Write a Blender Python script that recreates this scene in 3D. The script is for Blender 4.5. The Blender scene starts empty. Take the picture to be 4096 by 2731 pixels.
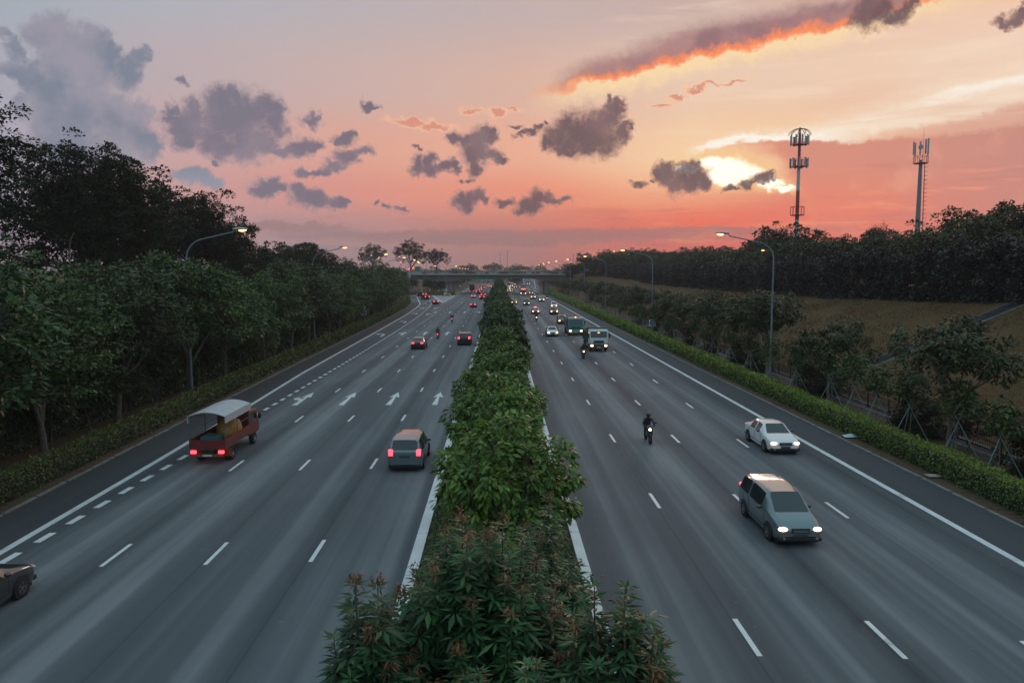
import bpy, bmesh, math, random
import numpy as np
from mathutils import Vector, Matrix
sc = bpy.context.scene
col = sc.collection
R = math.radians

# ------------------------------------------------------------------ camera, sky, sun, exposure
cam_d = bpy.data.cameras.new("camera"); cam = bpy.data.objects.new("camera", cam_d); col.objects.link(cam)
cam_d.sensor_width = 36; cam_d.lens = 26.54; cam_d.clip_start = 0.3; cam_d.clip_end = 20000
cam.location = (0, 0, 10.1); cam.rotation_euler = (R(90 - 5.36), 0, R(-0.976))
sc.camera = cam
sc.view_settings.view_transform = 'Standard'; sc.view_settings.look = 'None'
sc.view_settings.exposure = 0; sc.view_settings.gamma = 1; sc.view_settings.use_curve_mapping = False
sc.render.engine = 'CYCLES'
sc.cycles.use_denoising = True
sc.cycles.max_bounces = 6; sc.cycles.diffuse_bounces = 2; sc.cycles.glossy_bounces = 2
sc.cycles.transmission_bounces = 3; sc.cycles.transparent_max_bounces = 4; sc.cycles.volume_bounces = 0
sc.cycles.caustics_reflective = False; sc.cycles.caustics_refractive = False
sc.cycles.sample_clamp_indirect = 3

SUN_AZ, SUN_EL = R(16.9), R(7.1)
sun_d = bpy.data.lights.new("sun", 'SUN'); sun_d.energy = 0.5; sun_d.angle = R(14); sun_d.color = (1.0, 0.72, 0.56)
sun = bpy.data.objects.new("sun", sun_d); col.objects.link(sun)
_sv = Vector((math.sin(SUN_AZ)*math.cos(SUN_EL), math.cos(SUN_AZ)*math.cos(SUN_EL), math.sin(SUN_EL)))
sun.rotation_euler = _sv.to_track_quat('Z', 'Y').to_euler()

def lin(c):
    return tuple(((x/255)/12.92 if x/255 <= .04045 else ((x/255+.055)/1.055)**2.4) for x in c)

world = bpy.data.worlds.new("World"); sc.world = world; world.use_nodes = True
W = world.node_tree; W.nodes.clear()
class NT:
    def __init__(s, t): s.t = t
    def new(s, typ, **kw):
        n = s.t.nodes.new(typ)
        for k, v in kw.items(): setattr(n, k, v)
        return n
    def put(s, sock, v):
        if isinstance(v, bpy.types.NodeSocket): s.t.links.new(v, sock)
        else:
            try: sock.default_value = v
            except Exception: sock.default_value = (*v, 1.0)
    def math(s, op, a, b=None, c=None, clamp=False):
        n = s.new('ShaderNodeMath', operation=op); n.use_clamp = clamp
        s.put(n.inputs[0], a)
        if b is not None: s.put(n.inputs[1], b)
        if c is not None: s.put(n.inputs[2], c)
        return n.outputs[0]
    def vmath(s, op, a, b=None):
        n = s.new('ShaderNodeVectorMath', operation=op); s.put(n.inputs[0], a)
        if b is not None: s.put(n.inputs[1], b)
        return n.outputs['Value'] if op in ('LENGTH', 'DOT_PRODUCT') else n.outputs[0]
    def mix(s, fac, a, b, mode='MIX'):
        n = s.new('ShaderNodeMix', data_type='RGBA', blend_type=mode)
        s.put(n.inputs[0], fac); s.put(n.inputs[6], a); s.put(n.inputs[7], b)
        return n.outputs[2]
    def sstep(s, v, a, b, lo=0.0, hi=1.0):
        n = s.new('ShaderNodeMapRange', interpolation_type='SMOOTHSTEP')
        s.put(n.inputs[0], v); n.inputs[1].default_value = a; n.inputs[2].default_value = b
        n.inputs[3].default_value = lo; n.inputs[4].default_value = hi
        return n.outputs[0]
    def ramp(s, fac, stops, interp='LINEAR'):
        n = s.new('ShaderNodeValToRGB'); cr = n.color_ramp; cr.interpolation = interp
        while len(cr.elements) < len(stops): cr.elements.new(0.5)
        for e, (p, c) in zip(cr.elements, stops): e.position = p; e.color = (*c, 1)
        s.put(n.inputs[0], fac); return n.outputs[0]
    def noise(s, vec, scale, detail=4, rough=.55, dim='3D', out=0):
        n = s.new('ShaderNodeTexNoise', noise_dimensions=dim); s.put(n.inputs['Vector'], vec)
        n.inputs['Scale'].default_value = scale; n.inputs['Detail'].default_value = detail
        n.inputs['Roughness'].default_value = rough
        return n.outputs[out]
    def comb(s, x, y, z):
        n = s.new('ShaderNodeCombineXYZ'); s.put(n.inputs[0], x); s.put(n.inputs[1], y); s.put(n.inputs[2], z); return n.outputs[0]
    def sep(s, v):
        n = s.new('ShaderNodeSeparateXYZ'); s.put(n.inputs[0], v); return n.outputs
    def mapping(s, v, loc=(0,0,0), rot=(0,0,0), scale=(1,1,1), kind='POINT'):
        n = s.new('ShaderNodeMapping', vector_type=kind); s.put(n.inputs[0], v)
        n.inputs[1].default_value = loc; n.inputs[2].default_value = rot; n.inputs[3].default_value = scale
        return n.outputs[0]

# Sky: colour by compass bearing (azimuth) and elevation, with cloud masses at their bearings
CUMULUS = [(-0.4,0.185,0.0085,0.0087),(-0.403,0.174,0.0073,0.0075),(-0.37,0.19,0.0099,0.0101),(-0.374,0.172,0.0174,0.0177),(-0.345,0.202,0.0152,0.0151),(-0.328,0.206,0.0102,0.0101),(-0.341,0.182,0.0256,0.0255),(-0.315,0.186,0.026,0.0256),(-0.291,0.198,0.0158,0.0154),(-0.281,0.198,0.0119,0.0116),(-0.281,0.18,0.0159,0.0156),(-0.316,0.157,0.0235,0.0235),(-0.342,0.148,0.0153,0.0156),(-0.357,0.158,0.0152,0.0154),(-0.386,0.161,0.0148,0.0152),(-0.393,0.168,0.0122,0.0126),(-0.295,0.156,0.0158,0.0158),(0.089,0.185,0.0132,0.0124),(0.077,0.172,0.0168,0.016),(0.062,0.163,0.0096,0.0092),(0.103,0.174,0.0239,0.0227),(0.127,0.18,0.019,0.0181),(0.143,0.191,0.0142,0.0135),(0.148,0.205,0.0106,0.01),(0.153,0.211,0.0066,0.0062),(0.145,0.216,0.0043,0.004),(0.134,0.169,0.0214,0.0204),(0.115,0.16,0.0191,0.0103),(0.089,0.158,0.0216,0.0087),(0.158,0.173,0.0106,0.0102),(0.164,0.181,0.0071,0.0068),(-0.057,0.167,0.0084,0.008),(-0.041,0.166,0.012,0.0114),(-0.027,0.167,0.0145,0.0137),(-0.017,0.179,0.0072,0.0068),(-0.009,0.179,0.006,0.0057),(-0.012,0.17,0.0096,0.0092),(-0.034,0.151,0.0133,0.0127),(-0.022,0.151,0.0133,0.0127),(-0.005,0.147,0.0085,0.0081),(0.002,0.142,0.0053,0.0051),(-0.034,0.135,0.0097,0.0093),(-0.104,0.134,0.0096,0.0093),(-0.09,0.141,0.0084,0.0081),(-0.087,0.132,0.012,0.007),(-0.07,0.132,0.0108,0.0058),(-0.058,0.135,0.006,0.0058),(-0.047,0.085,0.0133,0.0095),(-0.035,0.093,0.0097,0.0095),(-0.022,0.095,0.0085,0.0083),(-0.049,0.093,0.0073,0.0071),(-0.018,0.09,0.0061,0.0059),(0.007,0.091,0.0109,0.0052),(0.038,0.083,0.017,0.0107),(0.05,0.095,0.0097,0.0095),(0.063,0.093,0.0109,0.0083),(0.075,0.09,0.0097,0.0052),(0.088,0.091,0.0068,0.0036),(0.026,0.076,0.0097,0.006),(-0.039,0.119,0.0068,0.0033),(-0.052,0.117,0.0034,0.0019),(-0.106,0.155,0.0043,0.0032),(0.031,0.172,0.0072,0.0034),(0.041,0.177,0.0077,0.0046),(0.049,0.183,0.0067,0.0041),(0.058,0.19,0.0038,0.0032),(0.023,0.184,0.0084,0.003),(0.208,0.12,0.0105,0.0104),(0.22,0.127,0.0104,0.0103),(0.219,0.118,0.0139,0.0138),(0.24,0.126,0.0103,0.0103),(0.245,0.131,0.0069,0.0068),(0.255,0.133,0.0046,0.0045),(0.25,0.119,0.0137,0.0137),(0.245,0.108,0.0115,0.0115),(0.259,0.114,0.0103,0.0103),(0.231,0.113,0.0139,0.0138),(0.178,0.11,0.0083,0.0042),(0.195,0.115,0.0035,0.0035),(0.311,0.106,0.0089,0.0036),(0.322,0.109,0.0092,0.0041),(0.332,0.114,0.0087,0.0049),(0.34,0.118,0.0061,0.0036),(0.293,0.102,0.0078,0.0025),(-0.256,0.151,0.0158,0.0104),(-0.267,0.148,0.0157,0.0065),(-0.243,0.155,0.0132,0.0078),(-0.233,0.155,0.0106,0.0058),(-0.283,0.146,0.0104,0.0036),(-0.195,0.166,0.0135,0.0066),(-0.203,0.164,0.0081,0.0039),(-0.187,0.17,0.0068,0.0047),(-0.197,0.144,0.0122,0.0093),(-0.209,0.131,0.0149,0.0069),(-0.239,0.124,0.016,0.0053),(-0.225,0.126,0.0107,0.0053),(-0.19,0.146,0.0081,0.0066),(-0.171,0.15,0.0123,0.0059),(-0.179,0.149,0.0068,0.004),(-0.237,0.182,0.0111,0.0072),(-0.233,0.189,0.0066,0.0046),(-0.292,0.103,0.0156,0.0105),(-0.284,0.111,0.0078,0.0066),(-0.3,0.095,0.0129,0.0079),(-0.279,0.101,0.0104,0.008),(-0.255,0.096,0.0132,0.012),(-0.255,0.104,0.0093,0.0067),(-0.24,0.088,0.016,0.0108),(-0.226,0.089,0.0108,0.0081),(-0.207,0.085,0.0136,0.006),(-0.197,0.086,0.0068,0.0035),(-0.389,0.219,0.0057,0.0043),(-0.385,0.213,0.0048,0.0039),(-0.167,0.207,0.0076,0.0057),(-0.163,0.202,0.0082,0.0034),(-0.349,0.13,0.0045,0.0026),(-0.158,0.084,0.0039,0.0033),(-0.144,0.08,0.005,0.003),(-0.126,0.081,0.0084,0.0022),(0.445,0.292,0.016,0.0157),(0.436,0.284,0.0116,0.0113),(0.459,0.288,0.0136,0.0134),(0.479,0.283,0.0111,0.0111),(0.486,0.289,0.0088,0.0088),(0.468,0.279,0.0112,0.0056),(0.592,0.264,0.0097,0.0063),(0.583,0.261,0.0099,0.0047),(0.594,0.27,0.0058,0.0053)]
SOFT = [(-0.509,0.267,0.0129,0.0134),(-0.533,0.252,0.0115,0.0122),(-0.519,0.25,0.0193,0.0201),(-0.497,0.246,0.0197,0.0204),(-0.475,0.251,0.0157,0.0161),(-0.462,0.244,0.0125,0.0128),(-0.503,0.225,0.0263,0.0275),(-0.477,0.226,0.0271,0.0279),(-0.445,0.222,0.0174,0.0178),(-0.436,0.233,0.0117,0.0119),(-0.428,0.243,0.0082,0.0083),(-0.533,0.205,0.0169,0.0183),(-0.546,0.208,0.0124,0.0136),(-0.515,0.186,0.0283,0.0303),(-0.483,0.19,0.0248,0.0261),(-0.454,0.176,0.0232,0.0243),(-0.429,0.18,0.0142,0.0148),(-0.495,0.162,0.0336,0.0358),(-0.448,0.156,0.0281,0.0295),(-0.425,0.146,0.0167,0.0176),(-0.521,0.155,0.0238,0.0261),(-0.56,0.248,0.0061,0.0066),(-0.552,0.236,0.0082,0.0089),(-0.547,0.226,0.0082,0.009),(-0.558,0.209,0.0071,0.0079),(-0.545,0.176,0.0125,0.0139),(-0.501,0.133,0.0357,0.0194),(-0.371,0.113,0.0171,0.0077),(-0.359,0.108,0.0148,0.0064),(-0.384,0.11,0.0145,0.0076),(-0.35,0.103,0.0099,0.0052)]
GAP = [(0.272,0.134,0.0169,0.0095),(0.293,0.129,0.0267,0.013),(0.306,0.12,0.0254,0.0108),(0.284,0.116,0.0191,0.0095),(0.346,0.107,0.0108,0.0054),(0.359,0.1,0.0118,0.0034),(0.34,0.104,0.0098,0.0045),(0.24,0.127,0.0161,0.0069)]
PINK = [(-0.036,0.201,0.012,0.0036),(-0.002,0.201,0.014,0.0059),(0.019,0.207,0.0084,0.0025),(-0.113,0.187,0.0261,0.0045),(-0.082,0.184,0.0191,0.0041),(0.209,0.207,0.0135,0.0026),(0.227,0.214,0.0134,0.0031),(0.251,0.223,0.0132,0.0035),(0.272,0.227,0.0131,0.0025),(0.296,0.23,0.0155,0.002)]
STRIPE = [(0.03,0.0435,0.26,0.0085),(-0.02,0.0395,0.16,0.006),(0.30,0.050,0.14,0.004),(-0.30,0.055,0.10,0.005)]
BLOW = [(0.02,.206),(0.039,0.2167),(0.114,0.2344),(0.186,0.246),(0.229,0.2575),(0.302,0.2675),(0.352,0.2748),(0.391,0.2776),(0.424,0.2823),(0.483,0.2914),(.6,.308)]
BUP = [(0.02,.209),(0.039,0.2267),(0.114,0.2619),(0.169,0.2756),(0.223,0.2867),(0.275,0.2977),(0.326,0.3039),(0.375,0.3092),(0.423,0.3126),(.6,.33)]
BTOP = [(0.22,.146),(0.247,0.1478),(0.274,0.1573),(0.305,0.1622),(0.381,0.1581),(0.453,0.1535),(0.52,0.1541),(0.603,0.1561)]
BLL = [(.22,.150),(0.247,0.1467),(0.305,0.1403),(0.342,0.1232),(0.365,0.0988),(0.384,0.0643),(.40,.02),(.42,-.03)]
STREAK = [(.30,.146),(0.371,0.1567),(0.452,0.1745),(0.518,0.1889),(0.6,0.2029)]
STREAK2 = [(0.23,.155),(0.305,0.1662),(0.452,0.1643),(0.601,0.183)]
AZS = (-0.5702, -0.3967, -0.1926, 0.0306, 0.2525, 0.4534, 0.6042)
ELS = (0.3262, 0.2313, 0.1517, 0.0968, 0.0519, 0.0122)
ROWS = [
 [(160,176,186),(176,180,190),(188,178,182),(198,178,176),(205,178,170),(228,190,172),(245,195,165)],
 [(170,172,184),(190,174,178),(206,178,172),(222,182,165),(238,205,180),(243,208,182),(244,212,188)],
 [(172,170,184),(205,168,166),(228,168,150),(240,178,150),(248,205,170),(236,180,152),(222,166,145)],
 [(170,165,180),(205,160,158),(226,152,138),(242,152,124),(248,140,108),(228,134,114),(208,140,128)],
 [(170,160,172),(190,155,158),(192,145,144),(208,130,114),(250,116,90),(248,126,106),(226,136,124)],
 [(165,148,158),(166,146,154),(168,138,138),(180,124,118),(226,108,96),(244,106,94),(236,110,100)]]
n = NT(W)
tc = n.new('ShaderNodeTexCoord')
dx, dy, dz = n.sep(tc.outputs['Generated'])
az = n.math('ARCTAN2', dx, dy)
el = n.math('ARCTAN2', dz, n.math('SQRT', n.math('ADD', n.math('MULTIPLY', dx, dx), n.math('MULTIPLY', dy, dy))))
p = n.comb(az, el, 0.0)
u = n.math('DIVIDE', n.math('SUBTRACT', az, AZS[0]), AZS[-1]-AZS[0], clamp=True)
rows = [n.ramp(u, [((a-AZS[0])/(AZS[-1]-AZS[0]), lin(c)) for a, c in zip(AZS, r)], 'EASE' if 0 else 'LINEAR') for r in ROWS]
base = rows[5]
for i in range(4, -1, -1):
    base = n.mix(n.sstep(el, ELS[i+1], ELS[i]), base, rows[i])
# warped chart for ragged cloud edges
def warp(scale, detail, amp, vec=None, rough=.6):
    q = n.vmath('SCALE', n.vmath('SUBTRACT', n.noise(vec or p, scale, detail, rough, '2D', 1), (.5,.5,.5))); q.node.inputs['Scale'].default_value = amp; return q
w1 = warp(34, 6, .030); w2 = warp(120, 4, .009)
pw = n.vmath('ADD', n.vmath('ADD', p, w1), w2)
pl = n.vmath('ADD', n.vmath('ADD', p, warp(30, 5, .022, n.mapping(p, scale=(.35,1,1), rot=(0,0,-.15)))), w2)
def field(lst, vec):
    m = None
    for cx, cy, rx, ry in lst:
        q = n.new('ShaderNodeVectorMath', operation='MULTIPLY_ADD'); n.put(q.inputs[0], vec)
        q.inputs[1].default_value = (1/rx, 1/ry, 0); q.inputs[2].default_value = (-cx/rx, -cy/ry, 0)
        l = n.vmath('DOT_PRODUCT', q.outputs[0], q.outputs[0])
        m = l if m is None else n.math('MINIMUM', m, l)
    return m
def curve(pts):
    lo, hi = pts[0][0], pts[-1][0]
    f = n.math('DIVIDE', n.math('SUBTRACT', azw, lo), hi-lo, clamp=True)
    r = n.ramp(f, [((a-lo)/(hi-lo), (v+.1,)*3) for a, v in pts])
    return n.math('SUBTRACT', r, .1)
azw, elw, _ = n.sep(pl)
azp, elp, _ = n.sep(pw)
fb = n.noise(p, 60, 6, .62, '2D')
fl = n.noise(p, 17, 4, .55, '2D')
fb2 = n.noise(n.mapping(pw, scale=(1,1.3,1)), 210, 4, .65, '2D')
streak = n.noise(n.mapping(p, rot=(0,0,-.10), scale=(5, 55, 1)), 1.6, 7, .62, '2D')
streak2 = n.noise(n.mapping(p, rot=(0,0,-.24), scale=(4, 40, 1)), 1.3, 6, .6, '2D')
c = base
# thin streaks lit from below close to the horizon, towards the sunset
lowm = n.math('MULTIPLY', n.sstep(el, .125, .05), n.sstep(az, .02, .2))
c = n.mix(n.math('MULTIPLY', lowm, n.sstep(streak, .53, .70, 0, .8)), c, lin((255,156,108)))
c = n.mix(n.math('MULTIPLY', n.math('MULTIPLY', lowm, .6), n.sstep(streak, .46, .33)), c, lin((200,106,100)))
lowl = n.math('MULTIPLY', n.sstep(el, .09, .03), n.sstep(az, .12, -.15))
c = n.mix(n.math('MULTIPLY', n.math('MULTIPLY', lowl, .5), n.sstep(streak, .48, .36)), c, lin((152,130,142)))
stp = field(STRIPE, pl)
c = n.mix(n.sstep(stp, 2.2, .3, 0, .62), c, lin((150,118,118)))
# wide glow round the hidden sun, cirrus streaks
glow = n.vmath('LENGTH', n.mapping(p, (.29, .14, 0), (0,0,.10), (.26, .075, 1), 'TEXTURE'))
c = n.mix(n.sstep(glow, 1.0, .0, 0, .85), c, lin((255,216,168)))
highm = n.math('MULTIPLY', n.sstep(el, .14, .2), n.sstep(az, .0, .25))
c = n.mix(n.math('MULTIPLY', highm, n.sstep(streak2, .5, .75, 0, .4)), c, lin((252,226,200)))
d1 = n.math('ABSOLUTE', n.math('SUBTRACT', elw, curve(STREAK))); d2 = n.math('ABSOLUTE', n.math('SUBTRACT', elw, curve(STREAK2)))
fade = n.math('MULTIPLY', n.sstep(az, .28, .46), n.sstep(streak2, .22, .55, .45, 1))
c = n.mix(n.math('MULTIPLY', n.sstep(d1, .034, .0, 0, .85), fade), c, lin((252,228,202)))
c = n.mix(n.math('MULTIPLY', n.math('MULTIPLY', n.sstep(d1, .011, .0, 0, .75), fade), n.sstep(streak2, .35, .62)), c, (1.0,.93,.82))
c = n.mix(n.math('MULTIPLY', n.math('MULTIPLY', n.sstep(d2, .011, .0, 0, .6), n.sstep(az, .25, .33)), n.sstep(streak2, .3, .6, .3, 1)), c, (1.0,.86,.68))
# bright gap where the sun sits behind the cloud
gap = field(GAP, pl)
c = n.mix(n.sstep(gap, 4.5, .6, 0, .9), c, lin((255,204,138)))
c = n.mix(n.sstep(gap, 1.7, .25), c, (1.35, 1.24, 1.02))
# the flat bank low on the right with a bright upper rim
under = n.math('SUBTRACT', curve(BTOP), elw); over_ = n.math('SUBTRACT', elw, curve(BLL))
bm_ = n.math('MULTIPLY', n.sstep(under, -.001, .007), n.sstep(over_, .0, .035))
bankcol = n.mix(n.sstep(el, .05, .14), lin((250,134,106)), lin((222,146,126)))
bankcol = n.mix(n.sstep(az, .42, .62, 0, .7), bankcol, lin((200,144,132)))
bankcol = n.mix(n.sstep(over_, .05, .0, 0, .8), bankcol, lin((246,158,118)))
bankcol = n.mix(n.math('MULTIPLY', n.sstep(streak2, .46, .30, 0, .45), n.sstep(el, .15, .10)), bankcol, lin((196,124,116)))
bankcol = n.mix(n.sstep(fl, .55, .78, 0, .45), bankcol, lin((244,170,140)))
rim = n.math('MULTIPLY', n.math('MULTIPLY', n.sstep(under, -.007, -.001), n.sstep(under, .006, .001)), n.sstep(az, .47, .36))
c = n.mix(n.math('MULTIPLY', bm_, n.sstep(el, .02, .10, .25, 1)), c, bankcol)
c = n.mix(n.math('MULTIPLY', rim, n.sstep(az, .235, .27)), c, (1.05,.96,.84))
rb = n.math('MULTIPLY', bm_, n.sstep(streak, .58, .7, 0, .6))
c = n.mix(n.math('MULTIPLY', rb, n.sstep(el, .13, .09)), c, lin((255,160,124)))
# long band with its lit lower edge
lo_ = n.math('SUBTRACT', elp, curve(BLOW)); up_ = n.math('SUBTRACT', curve(BUP), elw)
ends = n.math('MULTIPLY', n.sstep(az, .02, .14), n.sstep(az, .62, .46))
c = n.mix(n.math('MULTIPLY', n.math('MULTIPLY', n.sstep(lo_, -.030, -.004), n.sstep(lo_, .02, .005)), n.math('MULTIPLY', ends, .95)), c, lin((255,222,172)))
c = n.mix(n.math('MULTIPLY', n.math('MULTIPLY', n.sstep(lo_, -.006, .001), n.sstep(lo_, .016, .004)), ends), c, lin((255,146,98)))
bandcol = n.mix(n.sstep(fl, .35, .68), lin((150,112,118)), lin((178,134,132)))
bandcol = n.mix(n.sstep(lo_, .013, .002, 0, .6), bandcol, lin((228,124,96)))
c = n.mix(n.math('MULTIPLY', n.math('MULTIPLY', n.sstep(lo_, .0, .010), n.sstep(up_, -.010, .016)), n.math('MULTIPLY', ends, .96)), c, bandcol)
pk = field(PINK, pw)
c = n.mix(n.sstep(pk, 3.0, .5, 0, .55), c, lin((255,200,156)))
c = n.mix(n.sstep(pk, 1.1, .2, 0, .8), c, lin((216,138,122)))
# soft blue-grey mass on the left, dark small cumulus elsewhere
soft = n.math('ADD', field(SOFT, pw), n.math('MULTIPLY', n.math('SUBTRACT', fb, .5), .9))
softcol = n.mix(n.sstep(fl, .34, .66), lin((124,132,149)), lin((154,150,164)))
softcol = n.mix(n.sstep(el, .14, .10), softcol, lin((146,152,168)))
c = n.mix(n.sstep(n.math('ADD', soft, n.math('MULTIPLY', n.math('SUBTRACT', fb2, .5), .8)), 2.0, .2, 0, .95), c, softcol)
cum = field(CUMULUS, pw)
cumcol = n.mix(n.sstep(az, -.38, .12), lin((120,117,133)), lin((104,84,90)))
cumcol = n.mix(n.sstep(fl, .42, .70, 0, .40), cumcol, n.mix(n.sstep(az, -.3, .2), lin((158,144,155)), lin((150,116,114))))
edge = n.mix(n.sstep(az, -.3, .2), lin((176,158,164)), lin((196,142,124)))
cden = n.math('ADD', cum, n.math('ADD', n.math('MULTIPLY', n.math('SUBTRACT', fb, .5), 1.5), n.math('MULTIPLY', n.math('SUBTRACT', fb2, .5), 1.5)))
cumcol = n.mix(n.sstep(cum, .4, 1.5, 0, .55), cumcol, edge)
c = n.mix(n.sstep(cden, 2.7, .15, 0, .94), c, cumcol)
# above and behind the view: plain dusk sky, cooler and brighter overhead
sky = n.new('ShaderNodeTexSky', sky_type='NISHITA'); sky.sun_disc = False
sky.sun_elevation = SUN_EL; sky.sun_rotation = SUN_AZ
nish = n.vmath('SCALE', sky.outputs[0]); nish.node.inputs['Scale'].default_value = .06
over = n.mix(.2, (0.54, 0.80, 0.94, 1), nish)
behind = n.mix(n.sstep(el, .0, .5), (0.36, 0.47, 0.55, 1), over)
def rest(c):
    c = n.mix(n.sstep(n.math('ABSOLUTE', az), .75, 1.5), c, behind)
    c = n.mix(n.sstep(el, .40, .85), c, over)
    return n.mix(n.sstep(el, .0, -.06), c, (.05, .05, .05, 1))
bg = n.new('ShaderNodeBackground'); n.put(bg.inputs[0], c)
bg2 = n.new('ShaderNodeBackground'); n.put(bg2.inputs[0], rest(base))
inside = n.math('MULTIPLY', n.math('MULTIPLY', n.sstep(n.math('ABSOLUTE', az), .72, .64), n.sstep(el, .40, .36)), n.sstep(el, -.03, -.005))
ms = n.new('ShaderNodeMixShader'); n.put(ms.inputs[0], inside); W.links.new(bg2.outputs[0], ms.inputs[1]); W.links.new(bg.outputs[0], ms.inputs[2])
out = n.new('ShaderNodeOutputWorld'); W.links.new(ms.outputs[0], out.inputs[0])
world.cycles.sampling_method = 'MANUAL'; world.cycles.sample_map_resolution = 512

# ------------------------------------------------------------------ materials
MATS = {}
def mat(name, color, rough=.6, metal=0.0, vary=0.0, vscale=3.0, bump=0.0, bscale=40.0, emit=None, estr=0.0, coat=0.0, spec=.5):
    if name in MATS: return MATS[name]
    m = bpy.data.materials.new(name); m.use_nodes = True; t = NT(m.node_tree)
    b = m.node_tree.nodes['Principled BSDF']
    b.inputs['Roughness'].default_value = rough; b.inputs['Metallic'].default_value = metal
    b.inputs['Coat Weight'].default_value = coat; b.inputs['Coat Roughness'].default_value = .05
    b.inputs['Specular IOR Level'].default_value = spec
    if vary or bump:
        tcn = t.new('ShaderNodeTexCoord').outputs['Object']
    if vary:
        f = t.noise(tcn, vscale, 6, .6)
        lo = tuple(x*(1-vary) for x in color); hi = tuple(min(1, x*(1+vary)) for x in color)
        t.put(b.inputs['Base Color'], t.ramp(f, [(.3, lo), (.7, hi)]))
    else: b.inputs['Base Color'].default_value = (*color, 1)
    if bump:
        bn = t.new('ShaderNodeBump'); bn.inputs['Strength'].default_value = bump; bn.inputs['Distance'].default_value = .02
        t.put(bn.inputs['Height'], t.noise(tcn, bscale, 4)); t.put(b.inputs['Normal'], bn.outputs[0])
    if emit:
        b.inputs['Emission Color'].default_value = (*emit, 1); b.inputs['Emission Strength'].default_value = estr
    MATS[name] = m; return m

def leaf_mat(name, stops, rough=.5, trans=.14, clump=.35, cscale=.9, spec=.28):
    m = bpy.data.materials.new(name); m.use_nodes = True; t = NT(m.node_tree); nt = m.node_tree
    b = nt.nodes['Principled BSDF']; o = nt.nodes['Material Output']
    at = t.new('ShaderNodeAttribute', attribute_name='tint')
    oi = t.new('ShaderNodeObjectInfo')
    gp = t.new('ShaderNodeNewGeometry').outputs['Position']
    nz = t.noise(gp, cscale, 3, .5)
    f = t.math('ADD', at.outputs['Fac'], t.math('MULTIPLY', t.math('SUBTRACT', nz, .5), clump))
    f = t.math('ADD', f, t.math('MULTIPLY', t.math('SUBTRACT', oi.outputs['Random'], .5), .16))
    cr = t.ramp(f, stops)
    t.put(b.inputs['Base Color'], cr); b.inputs['Roughness'].default_value = rough
    b.inputs['Specular IOR Level'].default_value = spec
    tr = t.new('ShaderNodeBsdfTranslucent'); t.put(tr.inputs[0], cr)
    mx = t.new('ShaderNodeMixShader'); mx.inputs[0].default_value = trans
    nt.links.new(b.outputs[0], mx.inputs[1]); nt.links.new(tr.outputs[0], mx.inputs[2]); nt.links.new(mx.outputs[0], o.inputs[0])
    MATS[name] = m; return m

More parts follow.
